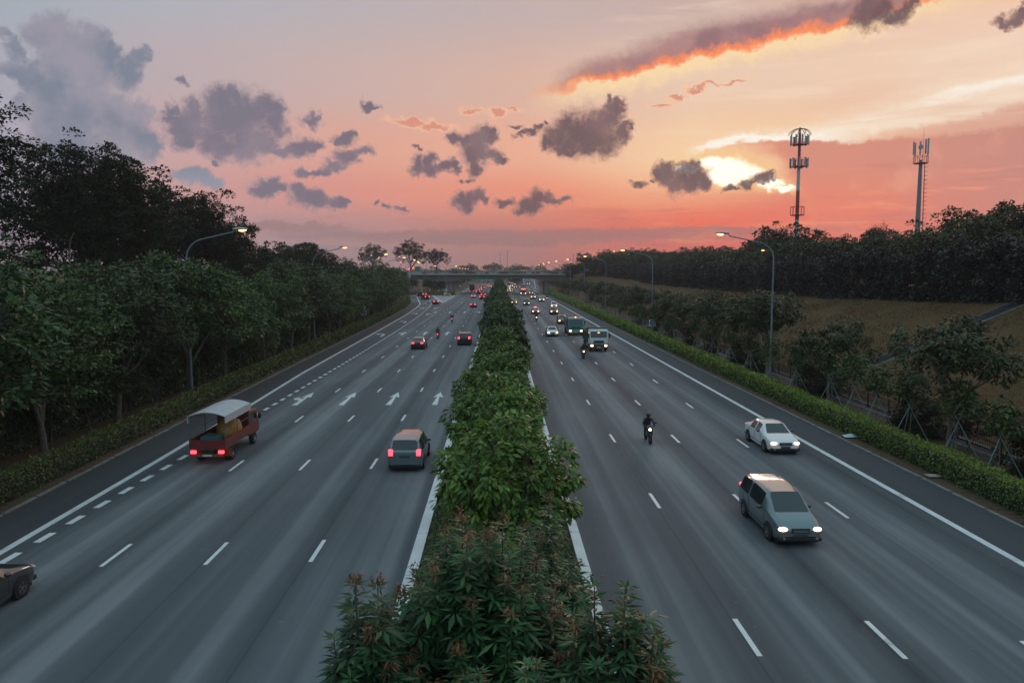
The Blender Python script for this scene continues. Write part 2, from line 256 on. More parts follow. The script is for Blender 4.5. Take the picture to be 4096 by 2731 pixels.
# ------------------------------------------------------------------ mesh helpers
def tag(o, label=None, cat=None, group=None, kind=None):
    if label: o['label'] = label
    if cat: o['category'] = cat
    if group: o['group'] = group
    if kind: o['kind'] = kind
    return o
def link(o, parent=None):
    col.objects.link(o)
    if parent is not None: o.parent = parent
    return o
def empty(name, loc=(0,0,0), rz=0.0):
    o = bpy.data.objects.new(name, None); o.empty_display_size = .2
    o.location = loc; o.rotation_euler = (0, 0, rz); return link(o)
def kids(o): return [c for c in o.children]
def copy_tree(o, parent=None):
    c = o.copy(); col.objects.link(c)
    if parent is not None: c.parent = parent
    for ch in kids(o): copy_tree(ch, c)
    return c
class MB:
    def __init__(s): s.v = []; s.f = []; s.m = []; s.cm = 0
    def add(s, vs, fs):
        k = len(s.v); s.v += [tuple(x) for x in vs]; s.f += [tuple(i+k for i in f) for f in fs]; s.m += [s.cm]*len(fs); return s
    def box(s, x0, x1, y0, y1, z0, z1, taper=0.0):
        t = taper
        vs = [(x0,y0,z0),(x1,y0,z0),(x1,y1,z0),(x0,y1,z0),(x0+t,y0+t,z1),(x1-t,y0+t,z1),(x1-t,y1-t,z1),(x0+t,y1-t,z1)]
        return s.add(vs, [(0,3,2,1),(4,5,6,7),(0,1,5,4),(1,2,6,5),(2,3,7,6),(3,0,4,7)])
    def bar(s, a, b, w, h=None):
        a = Vector(a); b = Vector(b); d = (b-a).normalized(); h = h or w
        up = Vector((0,0,1)) if abs(d.z) < .95 else Vector((0,1,0))
        sx = d.cross(up).normalized()*w/2; sz = sx.cross(d).normalized()*h/2
        vs = [a-sx-sz, a+sx-sz, a+sx+sz, a-sx+sz, b-sx-sz, b+sx-sz, b+sx+sz, b-sx+sz]
        return s.add(vs, [(0,1,2,3),(7,6,5,4),(0,4,5,1),(1,5,6,2),(2,6,7,3),(3,7,4,0)])
    def tube(s, pts, rad, n=8, cap=True):
        pts = [Vector(q) for q in pts]; rad = rad if hasattr(rad, '__len__') else [rad]*len(pts)
        k = len(s.v); prev = None
        for i, q in enumerate(pts):
            d = (pts[min(i+1, len(pts)-1)]-pts[max(i-1, 0)]).normalized()
            if prev is None:
                a = d.orthogonal().normalized()
            else:
                a = (prev-d*prev.dot(d)).normalized()
            prev = a; b = d.cross(a)
            for j in range(n):
                t = 2*math.pi*j/n; s.v.append(tuple(q+(a*math.cos(t)+b*math.sin(t))*rad[i]))
        for i in range(len(pts)-1):
            for j in range(n):
                s.f.append((k+i*n+j, k+i*n+(j+1)%n, k+(i+1)*n+(j+1)%n, k+(i+1)*n+j)); s.m.append(s.cm)
        if cap:
            s.f.append(tuple(k+j for j in range(n))[::-1]); s.m.append(s.cm)
            s.f.append(tuple(k+(len(pts)-1)*n+j for j in range(n))); s.m.append(s.cm)
        return s
    def cyl(s, c, axis, r, depth, n=16, r2=None):
        c = Vector(c); ax = Vector(axis).normalized()*depth/2
        return s.tube([c-ax, c+ax], [r, r2 if r2 is not None else r], n)
    def ring(s, c, axis, prof, n=20):
        """lathe: prof = [(radius, offset along axis)], closed loop"""
        c = Vector(c); ax = Vector(axis).normalized(); a = ax.orthogonal().normalized(); b = ax.cross(a); k = len(s.v); P = len(prof)
        for j in range(n):
            t = 2*math.pi*j/n; d = a*math.cos(t)+b*math.sin(t)
            for r, h in prof: s.v.append(tuple(c+d*r+ax*h))
        for j in range(n):
            for i in range(P):
                s.f.append((k+j*P+i, k+((j+1) % n)*P+i, k+((j+1) % n)*P+(i+1) % P, k+j*P+(i+1) % P)); s.m.append(s.cm)
        return s
    def ell(s, c, r, n=10, m=7):
        k = len(s.v); c = Vector(c)
        for i in range(m+1):
            ph = math.pi*i/m
            for j in range(n):
                t = 2*math.pi*j/n
                s.v.append((c.x+r[0]*math.sin(ph)*math.cos(t), c.y+r[1]*math.sin(ph)*math.sin(t), c.z+r[2]*math.cos(ph)))
        for i in range(m):
            for j in range(n):
                s.f.append((k+i*n+j, k+(i+1)*n+j, k+(i+1)*n+(j+1)%n, k+i*n+(j+1)%n)); s.m.append(s.cm)
        return s
    def prism(s, poly, z0, z1):
        n_ = len(poly)
        vs = [(x,y,z0) for x,y in poly]+[(x,y,z1) for x,y in poly]
        fs = [tuple(range(n_))[::-1], tuple(range(n_, 2*n_))]+[(i,(i+1)%n_,n_+(i+1)%n_,n_+i) for i in range(n_)]
        return s.add(vs, fs)
    def prism_x(s, poly, x0, x1):
        """poly in (y,z), extruded along x"""
        n_ = len(poly)
        vs = [(x0,y,z) for y,z in poly]+[(x1,y,z) for y,z in poly]
        fs = [tuple(range(n_)), tuple(range(n_, 2*n_))[::-1]]+[(i,n_+i,n_+(i+1)%n_,(i+1)%n_) for i in range(n_)]
        return s.add(vs, fs)
    def mesh(s, name, mats, smooth=False, bevel=0.0):
        me = bpy.data.meshes.new(name); me.from_pydata(s.v, [], s.f)
        for m in (mats if isinstance(mats, (list, tuple)) else [mats]): me.materials.append(m)
        me.polygons.foreach_set('material_index', s.m)
        bm = bmesh.new(); bm.from_mesh(me)
        bmesh.ops.recalc_face_normals(bm, faces=bm.faces)
        if bevel:
            es = [e for e in bm.edges if len(e.link_faces) == 2 and e.calc_face_angle(0) > .6]
            bmesh.ops.bevel(bm, geom=es, offset=bevel, segments=2, profile=.6, affect='EDGES', clamp_overlap=True)
        bm.to_mesh(me); bm.free()
        if smooth:
            me.polygons.foreach_set('use_smooth', [True]*len(me.polygons))
            me.set_sharp_from_angle(angle=R(42))
        return me
    def build(s, name, mats, parent=None, smooth=False, bevel=0.0, loc=None):
        o = bpy.data.objects.new(name, s.mesh(name, mats, smooth, bevel))
        if loc is not None: o.location = loc
        return link(o, parent)

def fast_mesh(name, V, F, mats, tint=None, midx=None, smooth=False):
    me = bpy.data.meshes.new(name); V = np.ascontiguousarray(V, np.float32); F = np.ascontiguousarray(F, np.int32)
    me.vertices.add(len(V)); me.vertices.foreach_set('co', V.ravel())
    me.loops.add(F.size); me.loops.foreach_set('vertex_index', F.ravel())
    me.polygons.add(len(F)); k = F.shape[1]
    me.polygons.foreach_set('loop_start', np.arange(0, F.size, k, dtype=np.int32))
    me.polygons.foreach_set('loop_total', np.full(len(F), k, np.int32))
    for m in (mats if isinstance(mats, (list, tuple)) else [mats]): me.materials.append(m)
    if midx is not None: me.polygons.foreach_set('material_index', np.ascontiguousarray(midx, np.int32))
    if smooth: me.polygons.foreach_set('use_smooth', np.ones(len(F), bool))
    me.update(calc_edges=True)
    if tint is not None:
        a = me.attributes.new('tint', 'FLOAT', 'FACE'); a.data.foreach_set('value', np.ascontiguousarray(tint, np.float32))
    return me

def interp(x, pts):
    xs = [q[0] for q in pts]; ys = [q[1] for q in pts]
    return float(np.interp(x, xs, ys))
# ------------------------------------------------------------------ ground
EDGE_L = [(-60,-20.0),(25,-20.4),(56,-21.3),(80,-21.9),(132,-22.7),(173,-23.9),(205,-25.0),(234,-27.0),(262,-30.6),(293,-34.8),(310,-38.5),(330,-48)]
LINE_L = [(-60,-17.7),(26,-17.95),(38,-18.2),(56,-18.75),(75,-19.5),(120,-20.25),(173,-21.3),(205,-22.5),(225,-23.6),(238,-24.9),(262,-28.0),(293,-31.8),(310,-35.5),(326,-44)]
DOT_L = [(-60,-17.35),(26,-17.3),(55,-17.08),(80,-16.98),(99,-17.0),(120,-17.1),(150,-17.5),(180,-18.25),(210,-19.35),(234,-20.9),(260,-24.0),(280,-26.7),(300,-30.4),(314,-36)]
EDGE_R = [(-60,20.6),(20,20.6),(150,20.3),(400,20.6)]
HTOP = [(-60,8.2),(40,7.7),(66,7.3),(85,6.75),(115,6.25),(186,6.0),(235,6.2),(290,7.8),(335,8.6),(420,8.6),(520,7)]
XTOP = [(-60,46.5),(262,46.5),(300,40),(325,31.5),(350,31.5),(400,40),(520,46)]
def sm(t): t = min(1, max(0, t)); return t*t*(3-2*t)
def ground_z(x, y):
    if x > 26:
        xt = interp(y, XTOP); foot = min(29, xt-4.5); h = interp(y, HTOP)
        t = (x-foot)/(xt-foot)
        z = h*min(1, max(0, t))
        if t < .12: z = h*.12*sm(max(0, t)/.12)*.9
        return z-.04 + max(0, min(60, x-xt))*.03
    if x < -29:
        a = 2.6*sm((-x-29)/12)*sm((235-y)/40)
        b = 8.3*sm((-x-50)/10)*sm((y-255)/50)*(1-sm((y-430)/120))
        return max(a, b)-.04
    return -.05
def build_ground():
    xs = sorted(set([round(v,2) for v in np.r_[np.linspace(-30,30,25), np.linspace(26,56,31), np.linspace(-64,-28,25), np.geomspace(66,6000,16), -np.geomspace(70,6000,16)]]))
    ys = sorted(set([round(v,2) for v in np.r_[np.linspace(-60,460,105), np.geomspace(480,9000,16), [-90,-300,-2000]]]))
    rs = np.random.RandomState(3); V = []
    for y in ys:
        for x in xs:
            z = ground_z(x, y)
            if x > 29.5 or x < -29.5: z += rs.uniform(-.06, .06)
            V.append((x, y, z))
    nx = len(xs); F = [(j*nx+i, j*nx+i+1, (j+1)*nx+i+1, (j+1)*nx+i) for j in range(len(ys)-1) for i in range(nx-1)]
    m = bpy.data.materials.new('ground_soil'); m.use_nodes = True; t = NT(m.node_tree); b = m.node_tree.nodes['Principled BSDF']
    g = t.new('ShaderNodeNewGeometry').outputs['Position']
    x, y, z = t.sep(g)
    na = t.noise(g, .28, 7, .68); nb = t.noise(t.mapping(g, scale=(.7,1.6,1)), 1.8, 7, .7); nc = t.noise(t.mapping(g, scale=(1,.35,1)), .5, 5, .6)
    grass = t.ramp(t.math('ADD', t.math('MULTIPLY', na, .6), t.math('MULTIPLY', nb, .4)), [(.34, (.095,.044,.024)), (.44,(.155,.074,.038)), (.51,(.105,.078,.028)), (.57,(.165,.080,.042)), (.68,(.21,.106,.058))])
    litter = t.ramp(t.math('ADD', t.math('MULTIPLY', nc, .5), t.math('MULTIPLY', nb, .5)), [(.36,(.055,.038,.026)),(.48,(.145,.098,.068)),(.58,(.105,.10,.05)),(.70,(.24,.175,.125))])
    near = t.sstep(t.math('ABSOLUTE', x), 27.5, 29.5)
    t.put(b.inputs['Base Color'], t.mix(near, litter, grass)); b.inputs['Roughness'].default_value = .95
    b.inputs['Specular IOR Level'].default_value = .15
    bn = t.new('ShaderNodeBump'); bn.inputs['Strength'].default_value = 1.0; bn.inputs['Distance'].default_value = .25
    t.put(bn.inputs['Height'], t.math('ADD', nb, t.math('MULTIPLY', t.noise(g, 9, 4), .5))); t.put(b.inputs['Normal'], bn.outputs[0])
    o = link(bpy.data.objects.new('ground', fast_mesh('ground', V, F, m, smooth=True)))
    tag(o, kind='structure')
build_ground()

# ------------------------------------------------------------------ asphalt
def asphalt(name, shoulder=False):
    m = bpy.data.materials.new(name); m.use_nodes = True; t = NT(m.node_tree); b = m.node_tree.nodes['Principled BSDF']
    g = t.new('ShaderNodeNewGeometry').outputs['Position']; x, y, z = t.sep(g)
    # wear polished along the wheel tracks, fading and wandering slowly down the road
    wv = t.noise(t.mapping(g, scale=(1.0, .006, 0)), .62, 3, .5)
    wf = t.noise(t.mapping(g, scale=(1.0, .015, 0)), 2.3, 3, .5)
    lane = t.math('COSINE', t.math('MULTIPLY', t.math('ADD', t.math('ABSOLUTE', x), -4.85), 2*math.pi/3.68))
    gr = t.noise(g, 42, 4, .75); gl = t.noise(g, .11, 4, .6); gp = t.noise(t.mapping(g, scale=(.6,.12,1)), .35, 5, .6)
    f = t.math('ADD', t.math('MULTIPLY', wv, .62), t.math('MULTIPLY', wf, .20))
    f = t.math('ADD', f, t.math('MULTIPLY', lane, .055)); f = t.math('ADD', f, t.math('MULTIPLY', t.math('SUBTRACT', gp, .5), .22))
    f = t.math('ADD', f, t.math('MULTIPLY', t.math('SUBTRACT', gr, .5), .34))
    f = t.math('ADD', f, t.math('MULTIPLY', t.math('SUBTRACT', gl, .5), .10))
    if shoulder: cr = t.ramp(f, [(.25,(.050,.054,.058)),(.6,(.074,.080,.086))])
    else: cr = t.ramp(f, [(.24,(.054,.061,.069)),(.41,(.102,.112,.122)),(.58,(.215,.226,.236))])
    # hairline longitudinal construction joints
    for jx in (-6.62, -10.17, 6.85, 10.6):
        d = t.math('ABSOLUTE', t.math('SUBTRACT', t.math('ADD', x, t.math('MULTIPLY', t.math('SUBTRACT', gl, .5), .2)), jx-.12))
        cr = t.mix(t.sstep(d, .035, .012, 0, .45), cr, (.03,.032,.034))
    # transverse joint across the carriageways
    for jy, jw in ((112.5, .2), (196, .3), (61.5, .08)):
        d = t.math('ABSOLUTE', t.math('SUBTRACT', t.math('ADD', y, t.math('MULTIPLY', x, .06)), jy))
        cr = t.mix(t.sstep(d, jw, jw*.4, 0, .35), cr, (.04,.042,.045))
    oil = t.math('MULTIPLY', t.sstep(t.noise(t.mapping(g, scale=(1,.45,1)), .55, 5, .7), .60, .70), t.sstep(lane, -.2, -.9))
    cr = t.mix(t.math('MULTIPLY', oil, .35), cr, (.03,.033,.036))
    cr = t.mix(t.sstep(t.noise(g, 3.1, 2, .5), .735, .755, 0, .5), cr, (.22,.22,.22))
    t.put(b.inputs['Base Color'], cr); b.inputs['Roughness'].default_value = .78; b.inputs['Specular IOR Level'].default_value = .2
    bn = t.new('ShaderNodeBump'); bn.inputs['Strength'].default_value = .35; bn.inputs['Distance'].default_value = .01
    t.put(bn.inputs['Height'], t.noise(g, 90, 2)); t.put(b.inputs['Normal'], bn.outputs[0])
    return m
ASPH = asphalt('asphalt_lanes'); ASPH2 = asphalt('asphalt_shoulder', True)
def strip(name, ys, fx0, fx1, z, m, kind='structure'):
    V = []; F = []
    for i, y in enumerate(ys):
        V += [(fx0(y), y, z), (fx1(y), y, z)]
        if i: F.append((2*i-2, 2*i-1, 2*i+1, 2*i))
    o = link(bpy.data.objects.new(name, fast_mesh(name, V, F, m))); tag(o, kind=kind); return o
Ys = [float(v) for v in np.linspace(-60, 560, 125)]
strip('road', Ys, lambda y: -17.6 if y > 239 else interp(y, LINE_L)+.02, lambda y: -2.8, 0.0, ASPH)
strip('road', Ys, lambda y: 2.75, lambda y: 18.0, 0.0, ASPH)
strip('road_shoulder', [v for v in Ys if v <= 240], lambda y: interp(y, EDGE_L), lambda y: interp(y, LINE_L)+.02, 0.0, ASPH2)
strip('road_shoulder', Ys, lambda y: 18.0, lambda y: interp(y, EDGE_R), 0.0, ASPH2)
strip('road_shoulder', [v for v in Ys if v >= 310], lambda y: -20.5, lambda y: -17.6, 0.0, ASPH2)
# slip road leaving to the left, then turning under the ramp bridge
def poly(name, pts, z, m, kind='structure'):
    o = MB().add([(x,y,z) for x,y in pts], [tuple(range(len(pts)))]).build(name, m); tag(o, kind=kind); return o
ys_ = [float(v) for v in np.linspace(240, 330, 19)]
strip('slip_road', ys_, lambda y: interp(y, EDGE_L), lambda y: interp(y, [(240,-17.6),(305,-26.4),(314,-29),(322,-34),(330,-46)]), 0.0, ASPH)
poly('slip_road', [(-95,326),(-46.5,330),(-47,342),(-95,345)], -.004, ASPH)
GORE = mat('gore_paving', (.23,.235,.24), .75, vary=.12, vscale=.8)
poly('gore_paving', [(-17.9,240.5),(-17.35,309),(-26.3,304.5)], .004, GORE)
# on-ramp climbing away on the right beyond the bridge
RAMP = [(395,12.8,20.4,.0),(420,13.4,20.5,.06),(446,14.4,21.2,.35),(480,15.5,22.6,1.4),(520,16.6,24.2,2.9),(560,17.6,25.8,4.3),(620,19,28.2,6.6),(680,20.5,30.5,8.6)]
V = []; F = []
for i, (y, a, b, z) in enumerate(RAMP):
    V += [(a, y, z+.008), (b+2.2, y, z+.008), (b+5, y, -.1), (a-2, y, -.1)]
    if i:
        k = 4*i
        F += [(k-4,k-3,k+1,k), (k-3,k-2,k+2,k+1), (k-1,k-4,k,k+3)]
o = link(bpy.data.objects.new('slip_road', fast_mesh('slip_road', V, F, [ASPH, mat('bank_soil', (.06,.05,.03), .95, vary=.4)], midx=[j for i in range(len(RAMP)-1) for j in (0,1,1)]))); tag(o, kind='structure')

# ------------------------------------------------------------------ painted markings
def paint_mat():
    m = bpy.data.materials.new('road_paint'); m.use_nodes = True; t = NT(m.node_tree); b = m.node_tree.nodes['Principled BSDF']
    g = t.new('ShaderNodeNewGeometry').outputs['Position']
    f = t.math('ADD', t.math('MULTIPLY', t.noise(g, 1.2, 6, .7), .55), t.math('MULTIPLY', t.noise(g, 14, 5, .7), .45))
    t.put(b.inputs['Base Color'], t.ramp(f, [(.34,(.22,.23,.235)),(.43,(.56,.58,.58)),(.6,(.74,.75,.74))])); b.inputs['Roughness'].default_value = .6
    return m
PAINT = paint_mat()
ZP = .006
class Marks(MB):
    def seg(s, x0, y0, x1, y1, w):
        return s.add([(x0-w/2,y0,ZP),(x0+w/2,y0,ZP),(x1+w/2,y1,ZP),(x1-w/2,y1,ZP)], [(0,1,2,3)])
    def path(s, pts, w, step=6.0):
        y = pts[0][0]
        while y < pts[-1][0]-.01:
            y2 = min(y+step, pts[-1][0]); s.seg(interp(y, pts), y, interp(y2, pts), y2, w); y = y2
        return s
d = Marks()
def dashes(x, y0, y1, per, ln, w, fx=None):
    y = y0
    while y < y1:
        a = fx(y) if fx else x; b = fx(y+ln) if fx else x
        d.seg(a, y, b, y+ln, w); y += per
# phases from the near dashes
dashes(-6.60, 25.6-12.4*3, 520, 12.4, 2.15, .15)
dashes(-10.17, 25.4-12.4*3, 520, 12.4, 2.15, .15)
dashes(-13.68, 25.3-12.4*3, 520, 12.4, 2.15, .15)
dashes(6.85, 18.9-12.45*3, 520, 12.45, 2.15, .15)
dashes(10.62, 18.7-12.45*3, 520, 12.45, 2.15, .15)
dashes(14.30, 29.9-12.45*4, 520, 12.45, 2.15, .15)
tag(d.build('lane_dashes', PAINT), kind='structure')
d = Marks()
dashes(0, 25.6-2.06*30, 236, 2.06, 1.05, .28, lambda y: interp(y, DOT_L))
dashes(0, 237, 312, 4.1, 2.0, .16, lambda y: interp(y, DOT_L))
tag(d.build('exit_lane_dots', PAINT), kind='structure')
d = Marks()
d.path(LINE_L, .30, 3)
d.path([(239.6,-17.75),(560,-17.4)], .28)
d.path([(-60,18.1),(400,18.15)], .30, 20)
tag(d.build('edge_line', PAINT), kind='structure')
d = Marks()
for (x0,y0,x1,y1) in ((-17.9,239.4,-26.8,305.5),):
    d.add([(x0-.2,y0,ZP),(x0+.3,y0,ZP),(x1+.3,y1,ZP),(x1-.3,y1,ZP)], [(0,1,2,3)])
for i in range(5):
    y = 252+i*11; k = (y-240)/66
    d.add([(-17.9,y,ZP),(-17.9,y+.9,ZP),(-17.9-8.3*k*.96,y-3.3+.9,ZP),(-17.9-8.3*k*.96,y-3.3,ZP)], [(0,3,2,1)])
d.path([(397,18.15),(446,20.3)], .28); d.path([(330,13.0),(395,12.8)], .0001)
ramp_marks = [(420,13.4),(446,14.5),(480,15.6),(520,16.7)]
tag(d.build('gore_lines', PAINT), kind='structure')
d = MB()
for s0 in (1, 2):
    for i in range(1, len(RAMP)-1):
        y0,a0,b0,z0 = RAMP[i]; y1,a1,b1,z1 = RAMP[i+1]
        q0 = a0+.35 if s0 == 1 else b0; q1 = a1+.35 if s0 == 1 else b1
        d.add([(q0-.15,y0,z0+.02),(q0+.15,y0,z0+.02),(q1+.15,y1,z1+.02),(q1-.15,y1,z1+.02)], [(0,1,2,3)])
tag(d.build('ramp_lines', PAINT), kind='structure')
# lane arrows
def arrow(cx, y, kind='up', L=6.0):
    s = Marks(); z = ZP
    def pg(pts): s.add([(cx+px_, y+py_*L/6, z) for px_, py_ in pts], [tuple(range(len(pts)))])
    if kind in ('up', 'up_left', 'up_right'):
        pg([(-.21,0),(.21,0),(.09,3.7),(-.09,3.7)]); pg([(-.09,3.7),(.09,3.7),(.40,3.4),(0,6),(-.40,3.4)])
    if kind == 'up_left':
        pg([(-.15,1.9),(-.12,2.7),(-.50,3.2),(-.56,2.5)]); pg([(-.50,2.1),(-.44,3.7),(-.90,3.1)])
    if kind == 'up_right':
        pg([(.18,1.9),(.14,3.0),(.62,3.6),(.70,2.6)]); pg([(.62,2.1),(.55,4.2),(1.15,3.4)])
    if kind == 'bend_left':
        pg([(.30,0),(.62,0),(.62,4.2),(.30,3.8)]); pg([(.30,3.8),(.62,4.2),(.2,5.6),(-.5,5.6),(-.45,4.6),(.05,4.6)]); pg([(-.42,3.7),(-.48,6.4),(-1.1,5.0)])
    tag(s.build('lane_arrow', PAINT), kind='structure')
for y in (56.5, 119, 181, 238):
    for x in (-4.9, -8.4, -11.95): arrow(x, y, 'up')
    if y < 190: arrow(-15.45, y, 'up_left')
for y in (116, 146, 175, 203, 230): arrow(interp(y, [(116,-18.7),(146,-18.9),(175,-19.8),(203,-21.1),(230,-22.9)]), y, 'bend_left', 5.4)
for y in (173, 201): arrow(interp(y, [(173,-16.7),(201,-17.3)]), y, 'up_right', 5.4)

# ------------------------------------------------------------------ kerbs and median bed
KERB = mat('kerb_paint', (.60,.62,.62), .6, vary=.14, vscale=.7)
CONC = mat('kerb_concrete', (.20,.19,.18), .85, vary=.3, vscale=2)
def kerb(x0, x1, y0=-60, y1=560, h=.16, m=KERB):
    k = MB(); y = y0
    while y < y1:
        k.box(x0, x1, y+.006, y+4.0-.006, -.04, h, .015); y += 4.0
    tag(k.build('kerb', m), kind='structure')
kerb(-3.13, -2.72); kerb(2.68, 3.06)
k = MB()
rs = random.Random(2)
for pts, sg in ((EDGE_L, -1), (EDGE_R, 1)):
    y = -40.0
    while y < 320:
        x0 = interp(y, pts); x1 = interp(y+2.4, pts); g = rs.uniform(0, .05)
        a = sg*(.02+g); bb = sg*(.20+g)
        k.add([(x0+a,y,-.03),(x0+bb,y,-.03),(x1+bb,y+2.3,-.03),(x1+a,y+2.3,-.03),(x0+a,y,.035),(x0+bb,y,.03),(x1+bb,y+2.3,.03),(x1+a,y+2.3,.035)],
              [(0,3,2,1),(4,5,6,7),(0,1,5,4),(1,2,6,5),(2,3,7,6),(3,0,4,7)])
        y += 2.45
tag(k.build('kerb', CONC), kind='structure')
SOIL = mat('planting_soil', (.03,.024,.017), .95, vary=.3)
tag(MB().box(-2.71, 2.67, -60, 560, -.04, .10).build('median_bed', SOIL), kind='structure')
# ------------------------------------------------------------------ foliage
def unit(a): return a/np.maximum(1e-6, np.linalg.norm(a, axis=-1, keepdims=True))
def leaf_geo(C, D, N, L, Wd, fold=False, k=.65):
    n_ = len(C); D = unit(D); N = unit(N); D = unit(D-N*(D*N).sum(1, keepdims=True)*k); S = unit(np.cross(D, N)); N = np.cross(S, D)
    L = np.asarray(L).reshape(-1,1)*np.ones((n_,1)); Wd = np.asarray(Wd).reshape(-1,1)*np.ones((n_,1))
    if not fold:
        V = np.stack([C, C+D*L*.45+S*Wd/2, C+D*L, C+D*L*.45-S*Wd/2], 1).reshape(-1,3)
        F = np.arange(n_*4).reshape(n_,4); return V, F, 1
    base = C; m1 = C+D*L*.42+N*L*.05; tip = C+D*L-N*L*.16
    l = C+D*L*.45+S*Wd/2-N*Wd*.10; r = C+D*L*.45-S*Wd/2-N*Wd*.10
    V = np.stack([base, l, tip, r, m1], 1).reshape(-1,3)
    kk = np.arange(n_)[:,None]*5
    F = np.concatenate([kk+np.array([[0,1,2,4]]), kk+np.array([[0,4,2,3]])], 1).reshape(-1,4)
    return V, F, 2
def ellip_points(rng, n_, c, r, lo=.0, bottom=1.0):
    d = unit(rng.normal(size=(n_,3))); d[:,2] = np.where(d[:,2] < 0, d[:,2]*bottom, d[:,2])
    rad = (lo**3+(1-lo**3)*rng.uniform(size=(n_,1)))**(1/3)
    return np.array(c)+d*rad*np.array(r), d
def crown_mesh(name, rng, blobs, m, ncl, per, cl_r, L, Wd, droop=.25, flat=.6, shell=.55, fold=False, aniso=None, tint=(.25,.75), jit=.3):
    """blobs: [(centre, radii, share)]; leaf clusters spread through each blob, denser outside"""
    Cs = []; Ds = []
    tot = sum(b[2] for b in blobs)
    for c, r, w in blobs:
        k = max(1, int(round(ncl*w/tot)))
        P_, d_ = ellip_points(rng, k, c, r, shell, .75); Cs.append(P_); Ds.append(d_)
    Cs = np.concatenate(Cs); Ds = np.concatenate(Ds)
    k = len(Cs); rr = cl_r*rng.uniform(.6, 1.35, size=k)
    cl_t = rng.normal(0, .5, size=k)
    idx = np.repeat(np.arange(k), per); nl = len(idx)
    d = unit(rng.normal(size=(nl,3))+Ds[idx]*.5+np.array([0,0,.35])); rad = rng.uniform(.25, 1, size=(nl,1))**.6
    pos = Cs[idx]+d*rad*rr[idx][:,None]*np.array([1,1,flat])
    D = unit(d*.9+Ds[idx]*.4+rng.normal(size=(nl,3))*.45); D[:,2] -= droop; D = unit(D)
    N = unit(np.array([0,0,1.0])+d*.6+rng.normal(size=(nl,3))*.4)
    s_ = rng.uniform(1-jit, 1+jit, size=nl)
    V, F, q = leaf_geo(pos, D, N, L*s_, Wd*s_, fold, .3 if fold else .65)
    t = np.clip((tint[0]+tint[1])/2+(tint[1]-tint[0])*(.25*cl_t[idx]+rng.normal(0,.22,size=nl)), 0, 1)
    return fast_mesh(name, V, F, m, np.repeat(t, q)), Cs
BARK = mat('bark', (.11,.088,.068), .95, vary=.35, vscale=5, bump=.6, bscale=14)
BARK_D = mat('bark_dark', (.045,.038,.032), .95, vary=.35, vscale=4)
BARK_P = mat('bark_pale', (.17,.135,.10), .95, vary=.3, vscale=5)
def limb(mb, rng, a, b, r0, r1, n=4, sag=.12, sides=6):
    a = np.array(a, float); b = np.array(b, float); L = np.linalg.norm(b-a)
    pts = []; rad = []
    off = rng.normal(size=3)*L*sag*.5
    for i in range(n+1):
        t = i/n; q = a*(1-t)+b*t+off*math.sin(math.pi*t)+rng.normal(size=3)*L*.015*(0 < i < n)
        q[2] += math.sin(math.pi*t)*L*.06
        pts.append(q); rad.append(r0*(1-t)+r1*t)
    mb.tube(pts, rad, sides); return pts
def trunk_mesh(name, rng, h, r0, targets, fork=.45, nl=6, m=None, lean=(0,0), twigs=2):
    mb = MB(); top = np.array([lean[0], lean[1], h])
    n_ = 5; pts = [np.array([lean[0]*t, lean[1]*t, h*t])+rng.normal(size=3)*np.array([.03,.03,0])*h*.15*(t > 0) for t in np.linspace(0,1,n_+1)]
    mb.tube(pts, [r0*(1.35 if i == 0 else 1)*(1-.35*i/n_) for i in range(n_+1)], 9)
    T = targets[rng.permutation(len(targets))]
    used = []
    for q in T:
        if len(used) >= nl: break
        if all(np.linalg.norm(q-w) > .55*np.mean(np.linalg.norm(T-T.mean(0), axis=1)) for w in used): used.append(q)
    for q in used:
        s0 = pts[-1]*(fork+(1-fork)*rng.uniform()) if rng.uniform() < .4 else pts[-1]
        lp = limb(mb, rng, s0, s0+(q-s0)*.9, r0*.52, r0*.12, 5)
        near = T[np.argsort(np.linalg.norm(T-q, axis=1))[1:1+twigs]]
        for w in near:
            st = lp[2+int(rng.integers(0,3))]
            limb(mb, rng, st, w, r0*.2, r0*.05, 3, sides=5)
    return mb.mesh(name, m or BARK, smooth=True)
class Tree:
    """one species variant: shared trunk and crown meshes"""
    def __init__(s, name, trunk, crown): s.name = name; s.trunk = trunk; s.crown = crown; s.root = None
    def place(s, loc, rz=0, sc_=1.0, label=None, cat='tree', group=None, szs=None):
        o = empty(s.name, loc, rz); o.scale = (sc_, sc_, szs or sc_)
        tag(o, label, cat, group)
        if s.trunk: link(bpy.data.objects.new('trunk', s.trunk), o)
        link(bpy.data.objects.new('crown', s.crown), o)
        return o
ORD = ['first','second','third','fourth','fifth','sixth','seventh','eighth','ninth','tenth','eleventh','twelfth','thirteenth','fourteenth','fifteenth','sixteenth','seventeenth','eighteenth','nineteenth','twentieth']
def ordn(i):
    if i < 20: return ORD[i]
    n_ = i+1
    tens = {2:'twenty',3:'thirty',4:'forty',5:'fifty',6:'sixty',7:'seventy',8:'eighty',9:'ninety'}[n_//10]
    return {20:'twentieth',30:'thirtieth',40:'fortieth',50:'fiftieth',60:'sixtieth',70:'seventieth',80:'eightieth',90:'ninetieth'}.get(n_, tens+'-'+ORD[n_ % 10-1] if n_ % 10 else tens)

